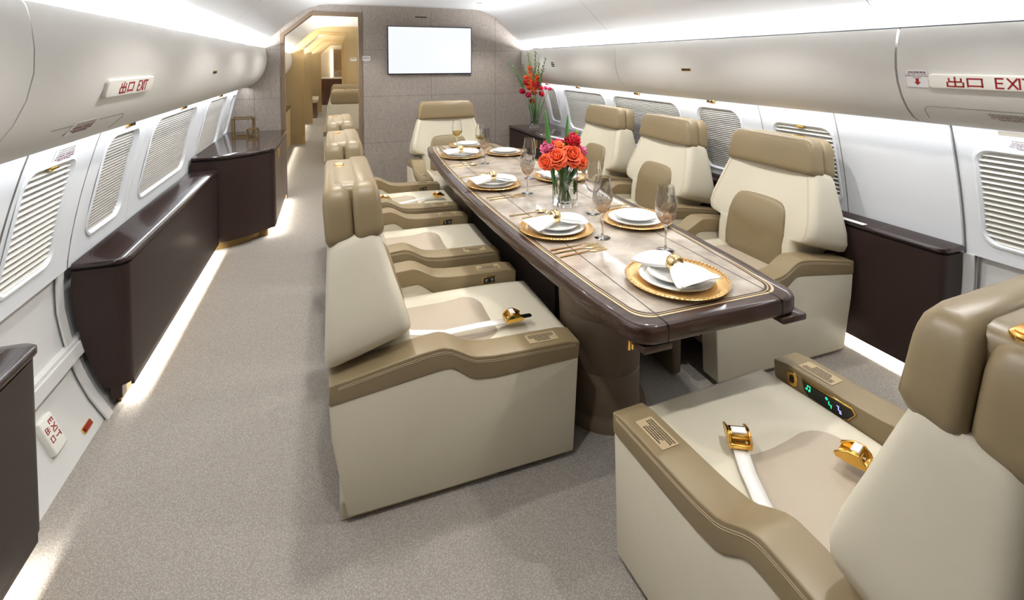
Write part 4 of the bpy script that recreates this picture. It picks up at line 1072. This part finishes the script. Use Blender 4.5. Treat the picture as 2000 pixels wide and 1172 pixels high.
for k, (x, z, mm, l) in enumerate(((2.28, 1.19, RD, 'lowest left edge'), (2.33, 1.30, RD, 'upper left'), (2.40, 1.235, RD, 'centre left'), (2.36, 1.14, MG, 'lower left'), (2.47, 1.27, RD, 'upper centre'), (2.53, 1.225, RD, 'centre right'), (2.42, 1.06, RD, 'lowest, just over the vase rim'), (2.545, 1.15, RD, 'lower right'), (2.44, 1.17, RD, 'middle'))):
    p = adj(x, z); bloom('carnation', p, (x-VX, -.5, .6), .052, mm, 'small red carnation in the tall bouquet, '+l, (VX+(VX-x)*.1, VY, VZ+.03), 30+k, GR)
for k, (x, z, l) in enumerate(((2.60, 1.225, 'inner'), (2.66, 1.21, 'outermost'))):
    p = adj(x, z); bloom('carnation', p, (.6, -.5, .4), .036, MG, 'crimson carnation on a long stem at the right of the tall bouquet, '+l, (VX-.01, VY, VZ+.03), 50+k, GR)
for k in range(5):
    blade(VX-.02+.01*k, VY-.02, VZ+.03, (VX-.12+.06*k, VY-.06, 1.10+.02*(k % 2)), .010, 'narrow green leaf among the tall stems, %s' % ('leftmost', 'second from left', 'middle', 'second from right', 'rightmost')[k], GR)

# ------------------------------------------------------------------ brass cube frames on the left end cabinet
def cube_frame(x, y, z, s, rz, lab):
    bm = B(); w = .007 if s > .15 else .006; h = s/2
    for a in (-h+w, h-w):
        for b in (-h+w, h-w):
            box(bm, -h, h, a-w, a+w, b+h-w, b+h+w); box(bm, a-w, a+w, -h, h, b+h-w, b+h+w); box(bm, a-w, a+w, b-w, b+w, 0, s)
    o = obj('cube_frame', bm, mat('antique_brass', (132, 110, 78), .4, metal=.8), None); o.location = (x, y, z); o.rotation_euler = (0, 0, rz); return tag(o, lab, 'ornament')
cube_frame(-.845, 5.72, .7905, .20, .05, 'larger open brass cube frame on the left end cabinet')
cube_frame(-.735, 5.52, .7905, .11, .05, 'smaller open brass cube frame standing before the larger one')

# ------------------------------------------------------------------ rooms beyond the doorway
def room_shell(y0, y1, i):
    for s, nm in ((-1, 'left'), (1, 'right')):
        bm = B(); loft(bm, [[wallpt(s, y, z) for y in (y0, y1)] for z in [.1*k for k in range(15)]], closed=False); struct('wall_%s_room_%d' % (nm, i), bm, WALLM)
        bm = B(); loft(bm, [[(CX+s*r, y, z) for r, z in BPR] for y in (y0, y1)]); o = obj('overhead_bin', bm, BINM, None); tag(o, '%s overhead bin in room %s beyond the doorway' % (nm, ('one', 'two', 'three', 'four')[i-1]), 'overhead bin')
    struct('ceiling_room_%d' % i, ceiling_bm(y0, y1), CEILM)
room_shell(YB+.1, 10.1, 1); room_shell(10.18, 13.46, 2); room_shell(13.54, 16.4, 3); room_shell(16.48, 19.93, 4)
FR2 = mat('gold_door_frame', (176, 148, 100), .4, metal=.3)
for k, (y, xl, xr, sp, tp, xs) in enumerate(((10.1, -.50, .29, 1.83, 2.10, -.20), (13.46, -.47, .31, 1.82, 2.09, -.16), (16.4, -.30, .40, 1.79, 2.09, .0))):
    b = bulkhead(y, .08, GFAB, xl, xr, 'wall_partition_%d' % (k+1), tp, sp, xs, .035, FR2)
    if k == 0:
        bm = B()
        for z in (.57, 1.15, 1.70):
            box(bm, -1.0, xl-.02, y-.0015, y, z, z+.004); box(bm, xr+.02, 1.0, y-.0015, y, z, z+.004)
        obj('panel_seam', bm, FR2, b)
        placard(frameM((.42, y-.002, 1.60), (1, 0, 0), (0, 0, 1)), .06, .03, 'small placard on the golden partition beyond the doorway', 3, 31)
bm = B(); box(bm, CX-1.97, CX+1.97, 19.935, 19.99, 0, 2.27); struct('wall_far_end', bm, mat('far_wall', (196, 178, 150), .6))
t = thing('galley_counter', 'dark wooden counter at the far end of the corridor', 'cabinet', (0, 0, 0))
bm = B(); box(bm, -.42, 1.2, 18.9, 19.6, 0, .93); obj('body', bm, mat('dark_walnut', (84, 54, 38), .35, var=(12, .3), stretch=(1, 1, .2)), t)
bm = B(); box(bm, -.44, 1.22, 18.87, 19.62, .93, .97); obj('counter_top', bm, mat('counter_stone', (226, 216, 196), .3), t)
t = thing('vanity_mirror', 'lit mirror panel above the far counter', 'mirror')
bm = B(); box(bm, .12, .9, 19.9, 19.93, 1.2, 2.0); obj('mirror_glass', bm, mat('mirror_bronze', (190, 170, 140), .1, metal=.9), t)
bm = B(); box(bm, .02, .08, 19.86, 19.93, .97, 2.0); obj('light_strip', bm, mat('mirror_light', (255, 255, 255), .3, emit=((255, 250, 238), 4)), t)
bm = B(); R = random.Random(4)
for i in range(9):
    for j in range(8): box(bm, .12+i*.085, .12+i*.085+.08, 19.84-R.uniform(0, .01), 19.9, .975+j*.028, .975+j*.028+.024)
obj('mosaic_splashback', bm, mat('mosaic_tile', (150, 128, 104), .25, var=(24, .55, 1)), t)
# side credenza inside room three
t = thing('corridor_bench', 'low bench with cream cushion far along the corridor, left side', 'bench')
bm = B(); box(bm, -.90, -.36, 14.6, 15.9, 0, .42); obj('body', bm, mat('bench_wood', (92, 70, 54), .4), t)
bm = B(); box(bm, -.90, -.34, 14.58, 15.9, .42, .52); obj('cushion', bm, CREAM, t, bev=(.02, 3))
bm = B(); box(bm, -.90, -.72, 14.60, 15.9, .52, .9); obj('back_cushion', bm, mat('bench_back', (78, 60, 46), .5), t, bev=(.02, 3))
t = thing('side_cabinet', 'low golden cabinet on the left just beyond the doorway', 'cabinet')
bm = B(); box(bm, -.90, -.70, 8.2, 9.9, .05, .72); obj('body', bm, GFAB, t)
bm = B(); box(bm, -.90, -.69, 8.18, 9.92, .72, .75); obj('top', bm, CABTOP, t)
for loc, rz, lab in (((.30, 8.00, 0), pi/2, 'cream armchair back beyond the doorway, nearer one'), ((.31, 10.0, 0), -pi/2, 'cream armchair beyond the doorway, facing back towards the camera')):
    c = copy_tree(c0 if False else chs[3]); c.location = loc; c.rotation_euler = (0, 0, rz); c['label'] = lab; c['group'] = 'armchairs in the cabin beyond the doorway'
# floor light on the doorway side: shadow-gap plinth
